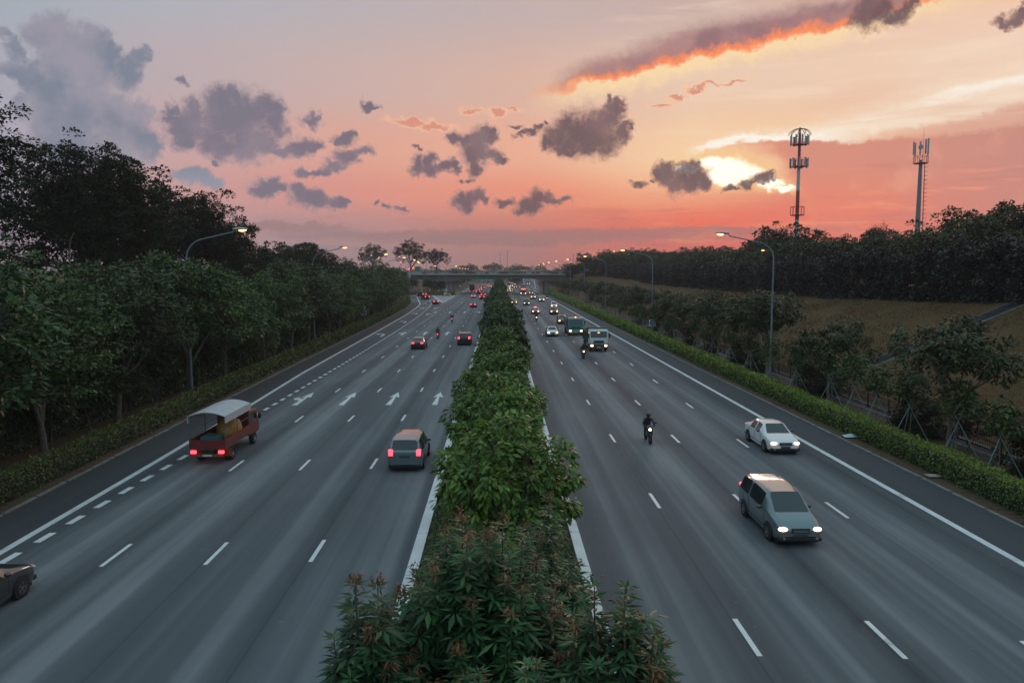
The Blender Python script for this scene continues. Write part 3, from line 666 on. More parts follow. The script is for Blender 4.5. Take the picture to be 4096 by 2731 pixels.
L_ROAD = leaf_mat('leaf_roadside', [(.0,(.012,.030,.011)),(.4,(.034,.070,.020)),(.7,(.080,.128,.032)),(1,(.175,.215,.052))], clump=.6, cscale=.7)
L_OLIVE = leaf_mat('leaf_olive', [(.0,(.016,.028,.011)),(.4,(.034,.054,.019)),(.7,(.058,.080,.026)),(1,(.095,.115,.038))])
L_DARK = leaf_mat('leaf_dark', [(.0,(.008,.016,.010)),(.45,(.019,.034,.017)),(.8,(.036,.060,.022)),(1,(.070,.095,.032))], trans=.06, rough=.75, spec=.10, clump=.5)
L_CLUSIA = leaf_mat('leaf_waxy', [(.0,(.010,.016,.014)),(.5,(.022,.032,.027)),(.85,(.042,.058,.044)),(1,(.085,.105,.07))], rough=.3, trans=.08)
L_MED = leaf_mat('leaf_median', [(.0,(.020,.046,.013)),(.35,(.056,.112,.023)),(.65,(.125,.205,.036)),(1,(.24,.32,.060))], rough=.46, trans=.18)
L_FAR = leaf_mat('leaf_median_dark', [(.0,(.016,.034,.014)),(.4,(.036,.066,.022)),(.7,(.062,.104,.032)),(1,(.10,.14,.042))])
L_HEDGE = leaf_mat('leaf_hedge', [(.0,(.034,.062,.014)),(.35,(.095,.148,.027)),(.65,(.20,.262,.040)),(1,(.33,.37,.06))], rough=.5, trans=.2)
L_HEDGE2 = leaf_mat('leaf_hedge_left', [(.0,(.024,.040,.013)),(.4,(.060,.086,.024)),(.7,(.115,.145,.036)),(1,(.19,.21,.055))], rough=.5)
L_WALL = leaf_mat('leaf_wall', [(.0,(.018,.032,.012)),(.45,(.042,.066,.022)),(.75,(.072,.100,.030)),(1,(.12,.135,.042))], clump=.6, cscale=.4)
L_COVER = leaf_mat('leaf_cover', [(.0,(.030,.052,.016)),(.5,(.075,.115,.030)),(1,(.15,.19,.05))])
L_FRONT = leaf_mat('leaf_whorl', [(.0,(.014,.036,.015)),(.45,(.034,.088,.030)),(.75,(.070,.150,.046)),(1,(.13,.23,.07))], rough=.5, trans=.08)
L_FLUSH = leaf_mat('leaf_flush', [(.0,(.085,.040,.018)),(.5,(.19,.075,.032)),(1,(.30,.13,.065))], rough=.55, trans=.2)
L_MAROON = leaf_mat('leaf_maroon', [(.0,(.016,.010,.012)),(.5,(.034,.020,.022)),(1,(.06,.034,.034))])

# --- foreground shrubs in the median: whorled drooping leaves, coppery young tips
def whorl_tree(name, seed, shoots):
    rng = np.random.default_rng(seed); PC = []; PD = []; PN = []; PL = []; PW = []; PT = []; MI = []; mb = MB()
    for bx, by, tx, ty, tz, sc_, flush in shoots:
        base = np.array([bx, by, .1]); tip = np.array([tx, ty, tz])
        ln = np.linalg.norm(tip-base)
        mid = base*.45+tip*.55+np.array([(tx-bx)*.18, (ty-by)*.18, -.1*ln*.3])
        mb.tube([base, base*.7+mid*.3+rng.normal(size=3)*.03, mid, mid*.4+tip*.6+rng.normal(size=3)*.02, tip], [.05, .042, .032, .02, .008], 6)
        up = unit((tip-mid)[None])[0]
        a = unit(np.cross(up, [.3,.9,.1])[None])[0]; b = np.cross(up, a)
        nw = int(rng.integers(9, 12))
        for w in range(nw):
            q = tip-up*(w*.115*sc_+.02) + rng.normal(size=3)*.02
            k = int(rng.integers(8, 13)); ph = rng.uniform(0, 6.28)
            for j in range(k):
                t = ph+6.283*j/k+rng.uniform(-.25,.25); rd = a*math.cos(t)+b*math.sin(t)
                el_ = .50-w*.11+rng.uniform(-.25,.25)
                D = rd*math.cos(el_)+up*math.sin(el_)
                PC.append(q+rd*.02); PD.append(D); PN.append(up*.9+D*.1+rng.normal(size=3)*.15)
                l = sc_*(.15+.026*min(w,4))*rng.uniform(.8,1.25)
                PL.append(l); PW.append(l*rng.uniform(.24,.31)); PT.append(np.clip(rng.normal(.52-.05*w, .17), 0, 1)); MI.append(0)
        # side sprigs lower down so the shoot is leafy along its length
        for w in range(int(9+ln*5)):
            s_ = rng.uniform(.2, .93); q0 = base*(1-s_)+tip*s_+rng.normal(size=3)*np.array([.17,.17,.1])*sc_
            k = int(rng.integers(6, 10)); ph = rng.uniform(0, 6.28)
            for j in range(k):
                t = ph+6.283*j/k; rd = np.array([math.cos(t), math.sin(t), rng.uniform(-.35,.35)])
                PC.append(q0+rd*.03); PD.append(rd+np.array([0,0,-.15])); PN.append(np.array([0,0,1.])+rng.normal(size=3)*.25)
                l = sc_*.23*rng.uniform(.7,1.2); PL.append(l); PW.append(l*.28); PT.append(np.clip(rng.normal(.36,.17),0,1)); MI.append(0)
        if flush:
            k = int(rng.integers(38, 56)*flush)
            for j in range(k):
                t = rng.uniform(0, 6.28); rd = a*math.cos(t)+b*math.sin(t)
                PC.append(tip+rd*rng.uniform(0,.06)*sc_+up*rng.uniform(-.02,.15)*sc_); PD.append(rd*.7+up*rng.uniform(-1.0,.5)); PN.append(up+rd*.5+rng.normal(size=3)*.3)
                l = sc_*rng.uniform(.06,.115); PL.append(l); PW.append(l*.27); PT.append(rng.uniform(0,1)); MI.append(1)
    V, F, q = leaf_geo(np.array(PC), np.array(PD), np.array(PN), np.array(PL), np.array(PW), True, .2)
    cm = fast_mesh(name+'_leaves', V, F, [L_FRONT, L_FLUSH], np.repeat(PT, q), np.repeat(MI, q))
    return Tree(name, mb.mesh(name+'_stems', BARK, smooth=True), cm)
def dome_shoots(rng, n_, rx, ry, ztop, zlow, extra=()):
    out = []
    for i in range(n_):
        t = i*2.399+rng.uniform(-.3,.3); r = math.sqrt((i+.5)/n_)
        x = rx*r*math.cos(t); y = ry*r*math.sin(t); z = ztop-(ztop-zlow)*r**1.7+rng.uniform(-.25,.3)
        out.append((x*.25, y*.25, x, y, z, rng.uniform(1.1,1.45), rng.choice([0,.4,.8,1.0])))
    return out+list(extra)
rng = np.random.default_rng(11)
FR = [
 # x, y, radii, top, low, shoots : the clump of shrubs under the bridge parapet
 ('main', -.35, 12.4, 1.75, 1.45, 5.95, 3.8, 42, 'bushy shrub with coppery young tips filling the foot of the median bed'),
 ('left', -2.0, 11.0, 1.05, .9, 5.3, 2.9, 19, 'slim shrub with coppery tips leaning over the lane beside the bushy one'),
 ('right', 1.75, 11.2, 1.25, 1.0, 5.2, 2.9, 21, 'drooping coppery-tipped shrub on the oncoming-traffic side of the bushy one'),
 ('back', .75, 14.3, 1.0, .9, 5.5, 3.6, 12, 'coppery-tipped shrub standing behind the bushy one near the white kerb'),
 ('front', .1, 9.8, 1.9, .9, 4.8, 3.0, 26, 'low coppery-tipped shrub nearest the viewer at the lower picture edge'),
]
for i, (nm, x, y, rx, ry, zt, zl, ns, lab) in enumerate(FR):
    T = whorl_tree('flowering_shrub', 20+i, dome_shoots(np.random.default_rng(60+i), ns, rx, ry, zt, zl))
    T.place((x, y, 0), 0, 1, lab, 'shrub', 'coppery-tipped shrubs in the median')

# --- median trees: broad drooping leaves
def median_variant(seed, h, r, fine):
    rng = np.random.default_rng(seed); blobs = [((0,0,h*.66), (r*.80, r*.80, h*.33), 2.2)]
    for i in range(9):
        t = i*2.4+rng.uniform(-.4,.4); q = r*rng.uniform(.62,.80); z = h*rng.uniform(.40,.74)
        blobs.append(((q*math.cos(t), q*math.sin(t), z), (r*.36, r*.36, h*.13), .55))
    blobs.append(((0,0,h*.26),(r*.42,r*.42,h*.18),.5))
    ncl, per, cr, L, w = ((400, 27, .30, .23, .115) if fine == 1 else (270, 28, .36, .30, .16))
    cm, Cs = crown_mesh('median_crown', rng, blobs, L_MED if fine < 2 else L_FAR, ncl, per, cr, L, w, droop=.55, flat=.55, shell=.80, fold=True, tint=(.15,.85))
    return Tree('median_tree', trunk_mesh('median_trunk', rng, h*.45, .09, Cs, nl=7, m=BARK), cm)
near = [(0.3, 17.2, 3.6, 1.3, 'light green broad-leaved tree just behind the coppery-tipped shrubs'),
        (.3, 21.6, 5.9, 2.0, 'broad-leaved median tree with long drooping leaves reaching over the lane'),
        (-.05, 29.0, 6.0, 1.85, 'yellowish-green median tree behind the one with long drooping leaves'),
        (-.1, 39.5, 5.9, 2.15, 'wide bushy median tree level with the straight arrows'),
        (0, 51.5, 6.3, 2.05, 'round light green median tree behind the wide bushy one')]
for i, (x, y, h, r, lab) in enumerate(near):
    median_variant(100+i, h, r, 1).place((x, y, .1), i*.9, 1, lab, 'tree', 'trees along the median')
FV = [median_variant(200+i, 7.0, 1.95, 2) for i in range(4)]
rr = random.Random(5)
y = 64.0; i = 0
while y < 420:
    s_ = rr.uniform(.88, 1.06)*(1 if y < 300 else .95)
    FV[i % 4].place((rr.uniform(-.35,.35)+(.35 if i == 0 else 0), y, .1), rr.uniform(0, 6), s_, 'dark green median tree, %s in line beyond the round light green one' % ordn(i), 'tree', 'trees along the median')
    y += rr.uniform(9.5, 11.5) if y < 200 else rr.uniform(11, 14); i += 1
# ground cover on the median bed
def strip_cover(name, m, x0, x1, y0, y1, zt, dens, L, seed):
    rng = np.random.default_rng(seed); n_ = int(dens*(x1-x0)*1.0*80)
    yy = y0*np.exp(rng.uniform(0, math.log(y1/y0), n_)); xx = rng.uniform(x0, x1, n_)
    e = 1-np.abs((xx-(x0+x1)/2)/((x1-x0)/2))**4
    zz = .1+zt*e*rng.uniform(.45,1,n_)
    sc_ = np.clip(yy/22, 1, 9)
    C = np.stack([xx,yy,zz],1); D = unit(rng.normal(size=(n_,3))+np.array([0,0,.4])); N = unit(rng.normal(size=(n_,3))*.5+np.array([0,0,1]))
    V, F, q = leaf_geo(C, D, N, L*sc_*rng.uniform(.7,1.3,n_), L*.6*sc_)
    return fast_mesh(name, V, F, m, np.clip(rng.normal(.5,.22,n_),0,1))
o = link(bpy.data.objects.new('ground_cover', strip_cover('ground_cover', L_COVER, -2.68, 2.64, 9, 420, .50, 330, .085, 9)))
tag(o, 'low dark green ground cover filling the median bed between white kerbs', 'ground cover', kind='stuff')

# --- clipped roadside hedges
def hedge(name, m, pts, off, w, h, y0, y1, L, dens, seed, coremat, lumpy=.12, hvar=None):
    rng = np.random.default_rng(seed)
    ys = [y0*(y1/y0)**(i/140) for i in range(141)]
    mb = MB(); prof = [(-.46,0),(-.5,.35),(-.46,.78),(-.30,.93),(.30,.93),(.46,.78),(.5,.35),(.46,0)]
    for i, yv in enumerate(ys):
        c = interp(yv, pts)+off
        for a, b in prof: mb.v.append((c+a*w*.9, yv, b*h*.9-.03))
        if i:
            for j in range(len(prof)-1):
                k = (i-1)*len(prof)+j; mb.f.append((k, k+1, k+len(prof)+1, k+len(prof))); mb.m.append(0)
    n_ = int(dens*140)
    yy = y0*(y1/y0)**rng.uniform(0,1,n_)
    th = rng.uniform(0, 1, n_); x = np.empty(n_); z = np.empty(n_)
    side = rng.uniform(0, 2*h+w, n_)
    top = (side >= h) & (side < h+w)
    x = np.where(side < h, -w/2, np.where(top, side-h-w/2, w/2)); z = np.where(side < h, side, np.where(top, h, side-h-w))
    lump = np.sin(yy*2.1+np.sin(yy*.77)*2)*.5+np.sin(yy*5.3+x*3)*.35+np.sin(yy*.9+1)*.4
    z = z*(1+lumpy*lump*.5)+rng.normal(0,.035,n_); x = x*(1+lumpy*lump*.35)*(1-.16*(z/h)**3)+rng.normal(0,.04,n_)
    if hvar is not None: z = z*np.interp(yy, [q[0] for q in hvar], [q[1] for q in hvar])
    c = np.interp(yy, [q[0] for q in pts], [q[1] for q in pts])+off
    C = np.stack([c+x, yy, np.maximum(.03, z)], 1)
    nrm = unit(np.stack([np.where(top,0,np.sign(x)), np.zeros(n_), np.where(top,1.0,.25)],1))
    D = unit(rng.normal(size=(n_,3))+nrm*.6+np.array([0,0,.3])); N = unit(nrm+rng.normal(size=(n_,3))*.45)
    s_ = np.clip(yy/42, .85, 7)*rng.uniform(.65,1.35,n_)
    V, F, q = leaf_geo(C, D, N, L*s_, L*.62*s_)
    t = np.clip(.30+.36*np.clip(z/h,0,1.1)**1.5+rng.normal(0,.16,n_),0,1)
    ro = bpy.data.objects.new(name, fast_mesh(name, V, F, m, t)); link(ro)
    core = mb.build('core', coremat, ro)
    return ro
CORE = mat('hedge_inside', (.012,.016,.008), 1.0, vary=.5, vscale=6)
HR = [(y, x+1.75) for y, x in EDGE_R]; HL = [(y, x-1.5) for y, x in EDGE_L]
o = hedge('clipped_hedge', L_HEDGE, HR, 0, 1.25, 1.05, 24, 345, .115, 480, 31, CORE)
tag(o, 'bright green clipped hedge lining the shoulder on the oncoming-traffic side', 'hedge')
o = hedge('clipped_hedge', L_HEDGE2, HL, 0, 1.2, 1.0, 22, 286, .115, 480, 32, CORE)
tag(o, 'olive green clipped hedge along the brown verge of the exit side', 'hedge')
# tall green wall behind the left trees
WALLX = [(20,-27.4),(130,-28.2),(205,-31.0),(240,-34.5),(275,-40)]
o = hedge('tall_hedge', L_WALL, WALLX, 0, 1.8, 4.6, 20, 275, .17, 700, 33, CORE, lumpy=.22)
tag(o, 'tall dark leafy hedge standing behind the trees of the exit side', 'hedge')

# --- left roadside trees
def spread_variant(name, seed, h, r, m, ncl, per, L, w, zc=.68, rz=.34, bark=BARK, nb=9, cr=.62, droop=.25, tr=.16, tall=.36, shell=.6, flat=.5, tint=(.2,.8), nl=7, skirt=0):
    rng = np.random.default_rng(seed); blobs = []
    for i in range(nb):
        t = i*2.399+rng.uniform(-.35,.35); q = r*math.sqrt((i+.4)/nb)*.78
        zz = h*zc+h*rz*.55*(1-(q/r)**2)+rng.uniform(-.12,.10)*h
        blobs.append(((q*math.cos(t), q*math.sin(t), zz), (r*.42, r*.42, h*rz*.5), 1.0))
    for i in range(skirt):
        t = i*6.283/skirt; blobs.append(((r*.5*math.cos(t), r*.5*math.sin(t), h*.17), (r*.5, r*.5, h*.17), .9))
    cm, Cs = crown_mesh(name+'_crown', rng, blobs, m, ncl, per, cr, L, w, droop, flat, shell, False, tint=tint)
    return Tree(name, trunk_mesh(name+'_trunk', rng, h*tall, tr, Cs, nl=nl, m=bark, lean=(rng.uniform(-.3,.3), rng.uniform(-.3,.3))), cm)
LV = [spread_variant('roadside_tree', 300+i, 10.0, 5.3, (L_ROAD, L_ROAD, L_WALL, L_ROAD)[i], 330, 46, (.30,.27,.34,.30)[i], .17, zc=(.53,.50,.52,.56)[i], rz=(.56,.62,.58,.5)[i], tr=.22, tall=.32, nb=12, cr=.66, shell=.62, flat=(.5,.5,.42,.6)[i]) for i in range(4)]
LX = [(20,-24.7),(130,-25.2),(175,-27.4),(205,-29.2),(240,-33)]
y = 31.0; i = 0
while y < 236:
    s_ = rr.uniform(.84, 1.07)
    LV[i % 4].place((interp(y, LX)+rr.uniform(-.7,.5), y, 0), rr.uniform(0, 6.2), s_, 'spreading green roadside tree, %s along the clipped hedge of the exit side' % ordn(i), 'tree', 'trees along the exit-side hedge')
    y += 9.6+rr.uniform(-.7,.7); i += 1
# small understorey shrubs between trunks
UV_ = [spread_variant('understorey_shrub', 330+i, 3.8, 1.7, L_WALL, 110, 36, .26, .12, zc=.5, rz=.6, nb=5, cr=.45, droop=.5, tr=.04, tall=.4) for i in range(2)]
for i, (x, yv) in enumerate(((-25.8,26.5),(-25.6,35.5),(-26,43.5),(-25.8,47.5),(-26,52.5),(-26,57),(-26.2,62),(-26,66.5),(-26.2,77),(-26.3,88),(-26.5,99),(-26.6,112),(-27,126),(-27.6,140),(-28.2,160),(-29.5,185))):
    UV_[i % 2].place((x, yv, 0), i*1.3, rr.uniform(.85,1.2), 'dark drooping shrub between the exit-side trunks, %s from the viewer' % ordn(i), 'shrub', 'understorey shrubs behind the exit-side hedge')
# --- big dark trees behind
def big(seed, h, r, nb, ncl, per=66, L=.36, w=.21, **k):
    return spread_variant('tall_dark_tree', seed, h, r, L_DARK, ncl, per, L, w, zc=k.pop('zc',.55), rz=k.pop('rz',.62), bark=BARK_D, nb=nb, cr=k.pop('cr',.92), tr=.42, tall=.5, shell=.35, flat=.62, nl=12, **k)
big(400, 23.3, 9.0, 24, 1150).place((-51, 66, 1.5), .4, 1, 'tallest dark tree, at the edge of the frame above the exit side', 'tree', 'tall dark trees on the exit side')
big(401, 18.8, 9.3, 24, 1150).place((-47, 88, 1.8), 1.7, 1, 'broad dark tree with a domed crown next to the tallest one', 'tree', 'tall dark trees on the exit side')
big(402, 16.6, 9.0, 22, 820).place((-44.5, 112, 1.8), 2.6, 1, 'dark tree with lacy crown behind the nearest exit-side lamp head', 'tree', 'tall dark trees on the exit side')
MIDV = [big(410+i, 12, 6.2, 11, 280, 44, .44, .25, cr=.9) for i in range(2)]
for i, (x, yv, s_) in enumerate(((-38,49,.93),(-54,108,1.15),(-40,128,.82),(-47,140,.98),(-41,158,.92),(-50,168,1.0),(-43,184,.9),(-52,205,1.0),(-44,216,.88),(-58,236,1.0),(-50,252,.85))):
    MIDV[i % 2].place((x, yv, 1.6 if yv < 200 else .5), i*1.1, s_, 'mid-height dark tree behind the exit-side trees, %s going back' % ordn(i), 'tree', 'mid-height trees on the exit side')
# flat-topped rain trees
def umbrella(seed, h, r, m=L_DARK, ncl=150, per=34, L=.5):
    rng = np.random.default_rng(seed); blobs = []
    for i in range(11):
        t = i*2.399; q = r*math.sqrt((i+.5)/11)*.85
        blobs.append(((q*math.cos(t), q*math.sin(t), h*.86-.16*h*(q/r)**2+rng.uniform(-.05,.05)*h), (r*.30, r*.30, h*.07), 1))
    cm, Cs = crown_mesh('umbrella_crown', rng, blobs, m, ncl, per, r*.13, L, L*.5, .1, .4, .3)
    return Tree('rain_tree', trunk_mesh('umbrella_trunk', rng, h*.45, .3, Cs, nl=11, m=BARK_D), cm)
umbrella(430, 16.2, 6.2).place((-44.5, 176, .8), 0, 1, 'flat-topped umbrella-shaped tree rising above the exit-side row', 'tree')
RT = [spread_variant('rain_tree', 431+i, 16, 9.0, L_DARK, 250, 40, .55, .30, zc=.60, rz=.55, bark=BARK_D, nb=14, cr=.95, tr=.4, tall=.45, shell=.4, flat=.6, nl=11) for i in range(2)]
for i, (x, yv, z, s_, lab) in enumerate(((-47, 405, 7, 1.0, 'airy rain tree behind the traffic lights of the ramp'), (-35, 428, 7, .84, 'airy rain tree beside the green board above the bridge end'), (-68, 410, 7, .9, 'rain tree with dense crown at the far end of the exit-side woods'))):
    RT[i % 2].place((x, yv, z), i*2, s_, lab, 'tree', 'rain trees by the junction')
# ------------------------------------------------------------------ right-hand roadside
RV = [spread_variant('airy_roadside_tree', 500+i, 7.0, 3.2, L_OLIVE, 150, 44, .30, .13, zc=.64, rz=.38, bark=BARK_P, nb=8, cr=.46, droop=.75, tr=.13, tall=.4, shell=.5, flat=.75, nl=8) for i in range(4)]
for i, (x, yv, s_) in enumerate(((26.2,31.5,1.0),(25.0,41,1.0),(25.0,56.3,.92),(25.4,70.7,1.18),(26.3,79,.95),(25,86,1.02),(26,98,.95),(25.2,108,1.0),(26.2,121,.96),(25.4,133,1.0),(26.2,145,.93),(25.4,157,1.0),(26.2,170,.97),(25.4,184,1.02),(26.4,197,.95),(25.4,211,1.0),(26.2,226,.97),(25.4,241,1.03),(26.3,257,.97),(25.4,274,1.0),(25.9,291,.95),(25,306,.9))):
    RV[i % 4].place((x, yv, ground_z(x, yv)), i*1.9, s_, 'airy olive tree with pale forked trunk, %s along the bright green hedge' % ordn(i), 'tree', 'trees along the bright green hedge')
SV = [spread_variant('staked_sapling', 520+i, 3.9, .95, L_ROAD, 34, 26, .26, .14, zc=.66, rz=.5, bark=BARK_P, nb=4, cr=.36, droop=.5, tr=.03, tall=.6, shell=.2, flat=.8, nl=4) for i in range(3)]
STK = mat('stake_grey_green', (.20,.27,.27), .7)
st_root = None
SAP = [35.6, 39.2, 43.9, 47.4, 51, 54.2, 60.5, 66, 72, 78.5, 85.6, 91.6, 101, 106, 111, 117, 124, 130.5, 138, 146, 153, 162, 170, 179, 188, 198]
for i, yv in enumerate(SAP):
    x = 24.25+rr.uniform(-.15,.2)
    SV[i % 3].place((x, yv, 0), i*2.1, rr.uniform(.85,1.12), 'thin young tree between slanted stakes, %s from the viewer' % ordn(i), 'sapling', 'staked saplings behind the bright green hedge')
    if st_root is None:
        st_root = empty('support_stakes', (x, yv, 0))
        for a in ((-1.05,-.25),(1.0,-.45),(.1,1.0)):
            MB().tube([(a[0],a[1],0),(-a[0]*.22,-a[1]*.22,2.55)], .024, 6).build('pole', STK, st_root, True)
        o = st_root
    else: o = copy_tree(st_root)
    o.location = (x, yv, 0); o.rotation_euler = (0, 0, rr.uniform(-.5,.5))
    tag(o, 'grey-green crossed stakes propping a young tree, %s set from the viewer' % ordn(i), 'stakes', 'crossed stakes propping the saplings')
BV = [spread_variant('dense_bush', 540+i, 2.6, 1.25, L_DARK, 120, 34, .17, .10, zc=.46, rz=.75, nb=6, skirt=5, cr=.36, droop=.1, tr=.04, tall=.3, nl=3) for i in range(2)]
for i, (x, yv) in enumerate(((26.3,33.4),(26.2,36.4),(26.4,44.9),(26.3,47.4),(26.3,60.5),(26.2,63),(26.3,75),(26.3,82),(26.2,93),(26.3,103),(26.2,114),(26.3,127),(26.2,141))):
    BV[i % 2].place((x, yv, 0), i*1.7, rr.uniform(.85,1.1), 'dense dark green bush in front of the railing, %s from the viewer' % ordn(i), 'bush', 'dark bushes by the railing')
MV = spread_variant('maroon_bush', 545, 2.2, 1.3, L_MAROON, 60, 34, .18, .10, zc=.48, rz=.7, nb=6, cr=.4, droop=.1, tr=.04, tall=.3, nl=3)
MV.place((26.5, 41.6, 0), 0, 1, 'purplish maroon bush in front of the railing', 'bush')
MV.place((26.4, 58.2, 0), 2, .8, 'smaller purplish maroon bush farther along the railing', 'bush')
# railing and drain along the slope foot
STEEL_D = mat('painted_railing', (.035,.033,.032), .6, .3)
f = empty('railing_fence', (27.4, 0, 0)); tag(f, 'low dark metal railing running along the foot of the grassy slope', 'fence')
for i in range(75):
    MB().box(-.035,.035, 28+i*3-.035, 28+i*3+.035, -.05, 1.12).build('post', STEEL_D, f)
m_ = MB()
for z in (.18, .62, 1.05): m_.box(-.02,.02, 28, 250, z-.025, z+.025)
m_.build('rail', STEEL_D, f)
m_ = MB(); yv = 28.15
while yv < 95: m_.box(-.008,.008, yv-.008, yv+.008, .2, 1.03); yv += .15
m_.build('pickets', STEEL_D, f)
dr = MB().box(26.75,26.90,24,300,-.05,.09).box(27.75,27.9,24,300,-.05,.09)
d_ = empty('roadside_drain', (0,0,0)); tag(d_, 'shallow concrete drain between railing and slope foot', 'drain')
dr.build('edge', CONC, d_)
MB().box(26.9,27.75,24,300,-.05,-.02).build('channel', mat('drain_dark', (.02,.02,.02), .9), d_)
sd = empty('slope_drain', (0,66,0)); tag(sd, 'stepped concrete drain climbing the brown grassy slope', 'drain')
CONC_D = mat('dark_concrete', (.075,.075,.075), .9, vary=.5, vscale=1.5)  # darker mottled concrete tone, for the upper drain wall and truck door frames
for y_, h_, m2, nm in ((-.62, .08, mat('pale_concrete', (.15,.15,.15), .85, vary=.4, vscale=2), 'lower_wall'), (.42, .42, CONC_D, 'upper_wall')):
    w_ = MB()
    for i in range(30):
        xa = 28.2+i*.62; xb = xa+.62
        za = ground_z(xa, 66); zb = ground_z(xb, 66)
        w_.add([(xa,y_,za-.3),(xb,y_,zb-.3),(xb,y_+.2,zb-.3),(xa,y_+.2,za-.3),(xa,y_,za+h_),(xb,y_,zb+h_),(xb,y_+.2,zb+h_),(xa,y_+.2,za+h_)],
               [(0,3,2,1),(4,5,6,7),(0,1,5,4),(2,3,7,6)]+([(1,2,6,5)] if i == 29 else [])+([(3,0,4,7)] if i == 0 else []))
    w_.build(nm, m2, sd)
w_ = MB()
for i in range(30):
    xa = 28.2+i*.62; xb = xa+.62; za = ground_z(xa,66)+.03; zb = ground_z(xb,66)+.03
    w_.add([(xa,-.42,za),(xb,-.42,zb),(xb,.42,zb),(xa,.42,za)], [(0,1,2,3)])
w_.build('channel', mat('drain_dark', (.02,.02,.02), .9), sd)
def slope_grass():
    rng = np.random.default_rng(55); k = 60000
    yv = 28*(170/28)**rng.uniform(0,1,k); x = rng.uniform(28.6, 46.4, k)
    pch = np.sin(x*.9+np.sin(yv*.31)*2)+np.sin(yv*.53+x*.4)+rng.normal(0,.9,k); keep = (pch > -.3) & (np.abs(yv-66) > .8); x = x[keep]; yv = yv[keep]; k = len(x)
    z = np.array([ground_z(a,b) for a,b in zip(x,yv)]); s_ = np.clip(yv/45,.8,3.2)
    C = np.stack([x,yv,z+.01],1); D = unit(rng.normal(size=(k,3))*np.array([.6,.6,.15])+np.array([-.25,-.1,.75]))
    V, F, q = leaf_geo(C, D, unit(rng.normal(size=(k,3))+np.array([-.4,-.3,.6])), rng.uniform(.06,.15,k)*s_, .05*s_, k=.1)
    tag(link(bpy.data.objects.new('slope_grass', fast_mesh('slope_grass', V, F, leaf_mat('leaf_dry_grass', [(0,(.112,.054,.030)),(.4,(.170,.086,.044)),(.65,(.118,.098,.034)),(1,(.23,.138,.075))], rough=.9, clump=.9, cscale=.35), np.clip(rng.normal(.45,.22,k),0,1)))), 'dry brown and green grass on the slope below the crest shrubs', 'grass', kind='stuff')
slope_grass()
# waxy shrubs along the crest, woods behind
CV = [spread_variant('crest_shrub', 560+i, 4.9, 1.75, L_CLUSIA, 170, 34, .30, .19, zc=.48, rz=.80, nb=9, skirt=6, cr=.50, droop=.1, tr=.07, tall=.3, shell=.65, flat=.8, nl=4, tint=(.1,.75)) for i in range(3)]
yv = 33.0; i = 0
while yv < 316:
    x = interp(yv, XTOP)+1.2+rr.uniform(-.4,.4)
    CV[i % 3].place((x, yv, ground_z(x, yv)-.25), rr.uniform(0,6), rr.uniform(.86,1.1), 'dark waxy-leaved shrub on the crest of the slope, %s from the viewer' % ordn(i), 'shrub', 'waxy shrubs along the crest')
    yv += 2.25 if yv < 90 else (3.0 if yv < 170 else 4.0); i += 1
KV = [spread_variant('crest_tree', 580+i, 9.0, 4.1, L_OLIVE, 150, 40, .40, .21, zc=.55, rz=.52, nb=9, cr=.75, bark=BARK_D, tr=.16, tall=.4, droop=.35) for i in range(3)]
yv = 38.0; i = 0
while yv < 330:
    for k in range(2):
        x = interp(yv, XTOP)+(6.0 if k == 0 else 13.5)+rr.uniform(-1.2,1.2)
        KV[i % 3].place((x, yv+k*3, ground_z(x, yv)), rr.uniform(0,6), rr.uniform(.80,1.02)*(1.12 if k else .98), 'olive tree rising behind the waxy crest shrubs, %s going back' % ordn(i), 'tree', 'trees behind the crest')
        i += 1
    yv += 9.0
HV = big(600, 12.2, 8.5, 13, 230, L=.55, w=.28, zc=.5, rz=.6)
HV.place((66, 172, 6.5), 0, 1, 'dark domed tree under the red and white mast', 'tree', 'dark domed trees on the crest')
HV.place((88, 128, 7.5), 2, .9, 'dark domed tree beside the foot of the grey mast', 'tree', 'dark domed trees on the crest')
HV.place((74, 205, 6.5), 4, .92, 'dark domed tree farther along the crest towards the bridge', 'tree', 'dark domed trees on the crest')
LB = spread_variant('loose_leaved_tree', 610, 10.0, 3.4, L_DARK, 40, 40, .42, .24, zc=.62, rz=.5, nb=6, cr=.8, bark=BARK_D, tr=.15, tall=.45, shell=.2, flat=.9)
LB.place((59.5, 82.5, 7.4), 0, .92, 'loose-leaved tree sticking out of the crest near the right-hand lamp', 'tree', 'loose-leaved trees on the crest')
LB.place((60.5, 90, 7.4), 2.3, .98, 'loose-leaved tree standing apart from its twin on the crest', 'tree', 'loose-leaved trees on the crest')
# feathery wind-blown tree between the masts
def feather(seed):
    rng = np.random.default_rng(seed); PC = []; PD = []
    mb = MB(); tips = []
    for i in range(26):
        t = rng.uniform(0, 6.28); r = rng.uniform(.5, 2.6); z = rng.uniform(5.5, 10.4)-r*.5
        tips.append((r*math.cos(t)+.9, r*math.sin(t), z))
    mb.tube([(0,0,0),(.1,0,3),(.3,.1,6),(.6,0,9.6)], [.18,.14,.09,.03], 8)
    for q in tips:
        limb(mb, rng, np.array([.05*q[2]*.6, 0, q[2]*.55]), np.array(q), .05, .015, 4, .1)
        for j in range(70):
            PC.append(np.array(q)+rng.normal(size=3)*np.array([.35,.35,.4])); PD.append(np.array([1.0+rng.normal(0,.4), rng.normal(0,.5), .55+rng.normal(0,.4)]))
    k = len(PC); V, F, q_ = leaf_geo(np.array(PC), np.array(PD), rng.normal(size=(k,3)), rng.uniform(.5,.9,k), .045)
    return Tree('feathery_tree', mb.mesh('feathery_trunk', BARK_D, smooth=True), fast_mesh('feathery_crown', V, F, leaf_mat('leaf_feather', [(0,(.03,.022,.016)),(1,(.07,.05,.035))]), rng.uniform(0,1,k)))
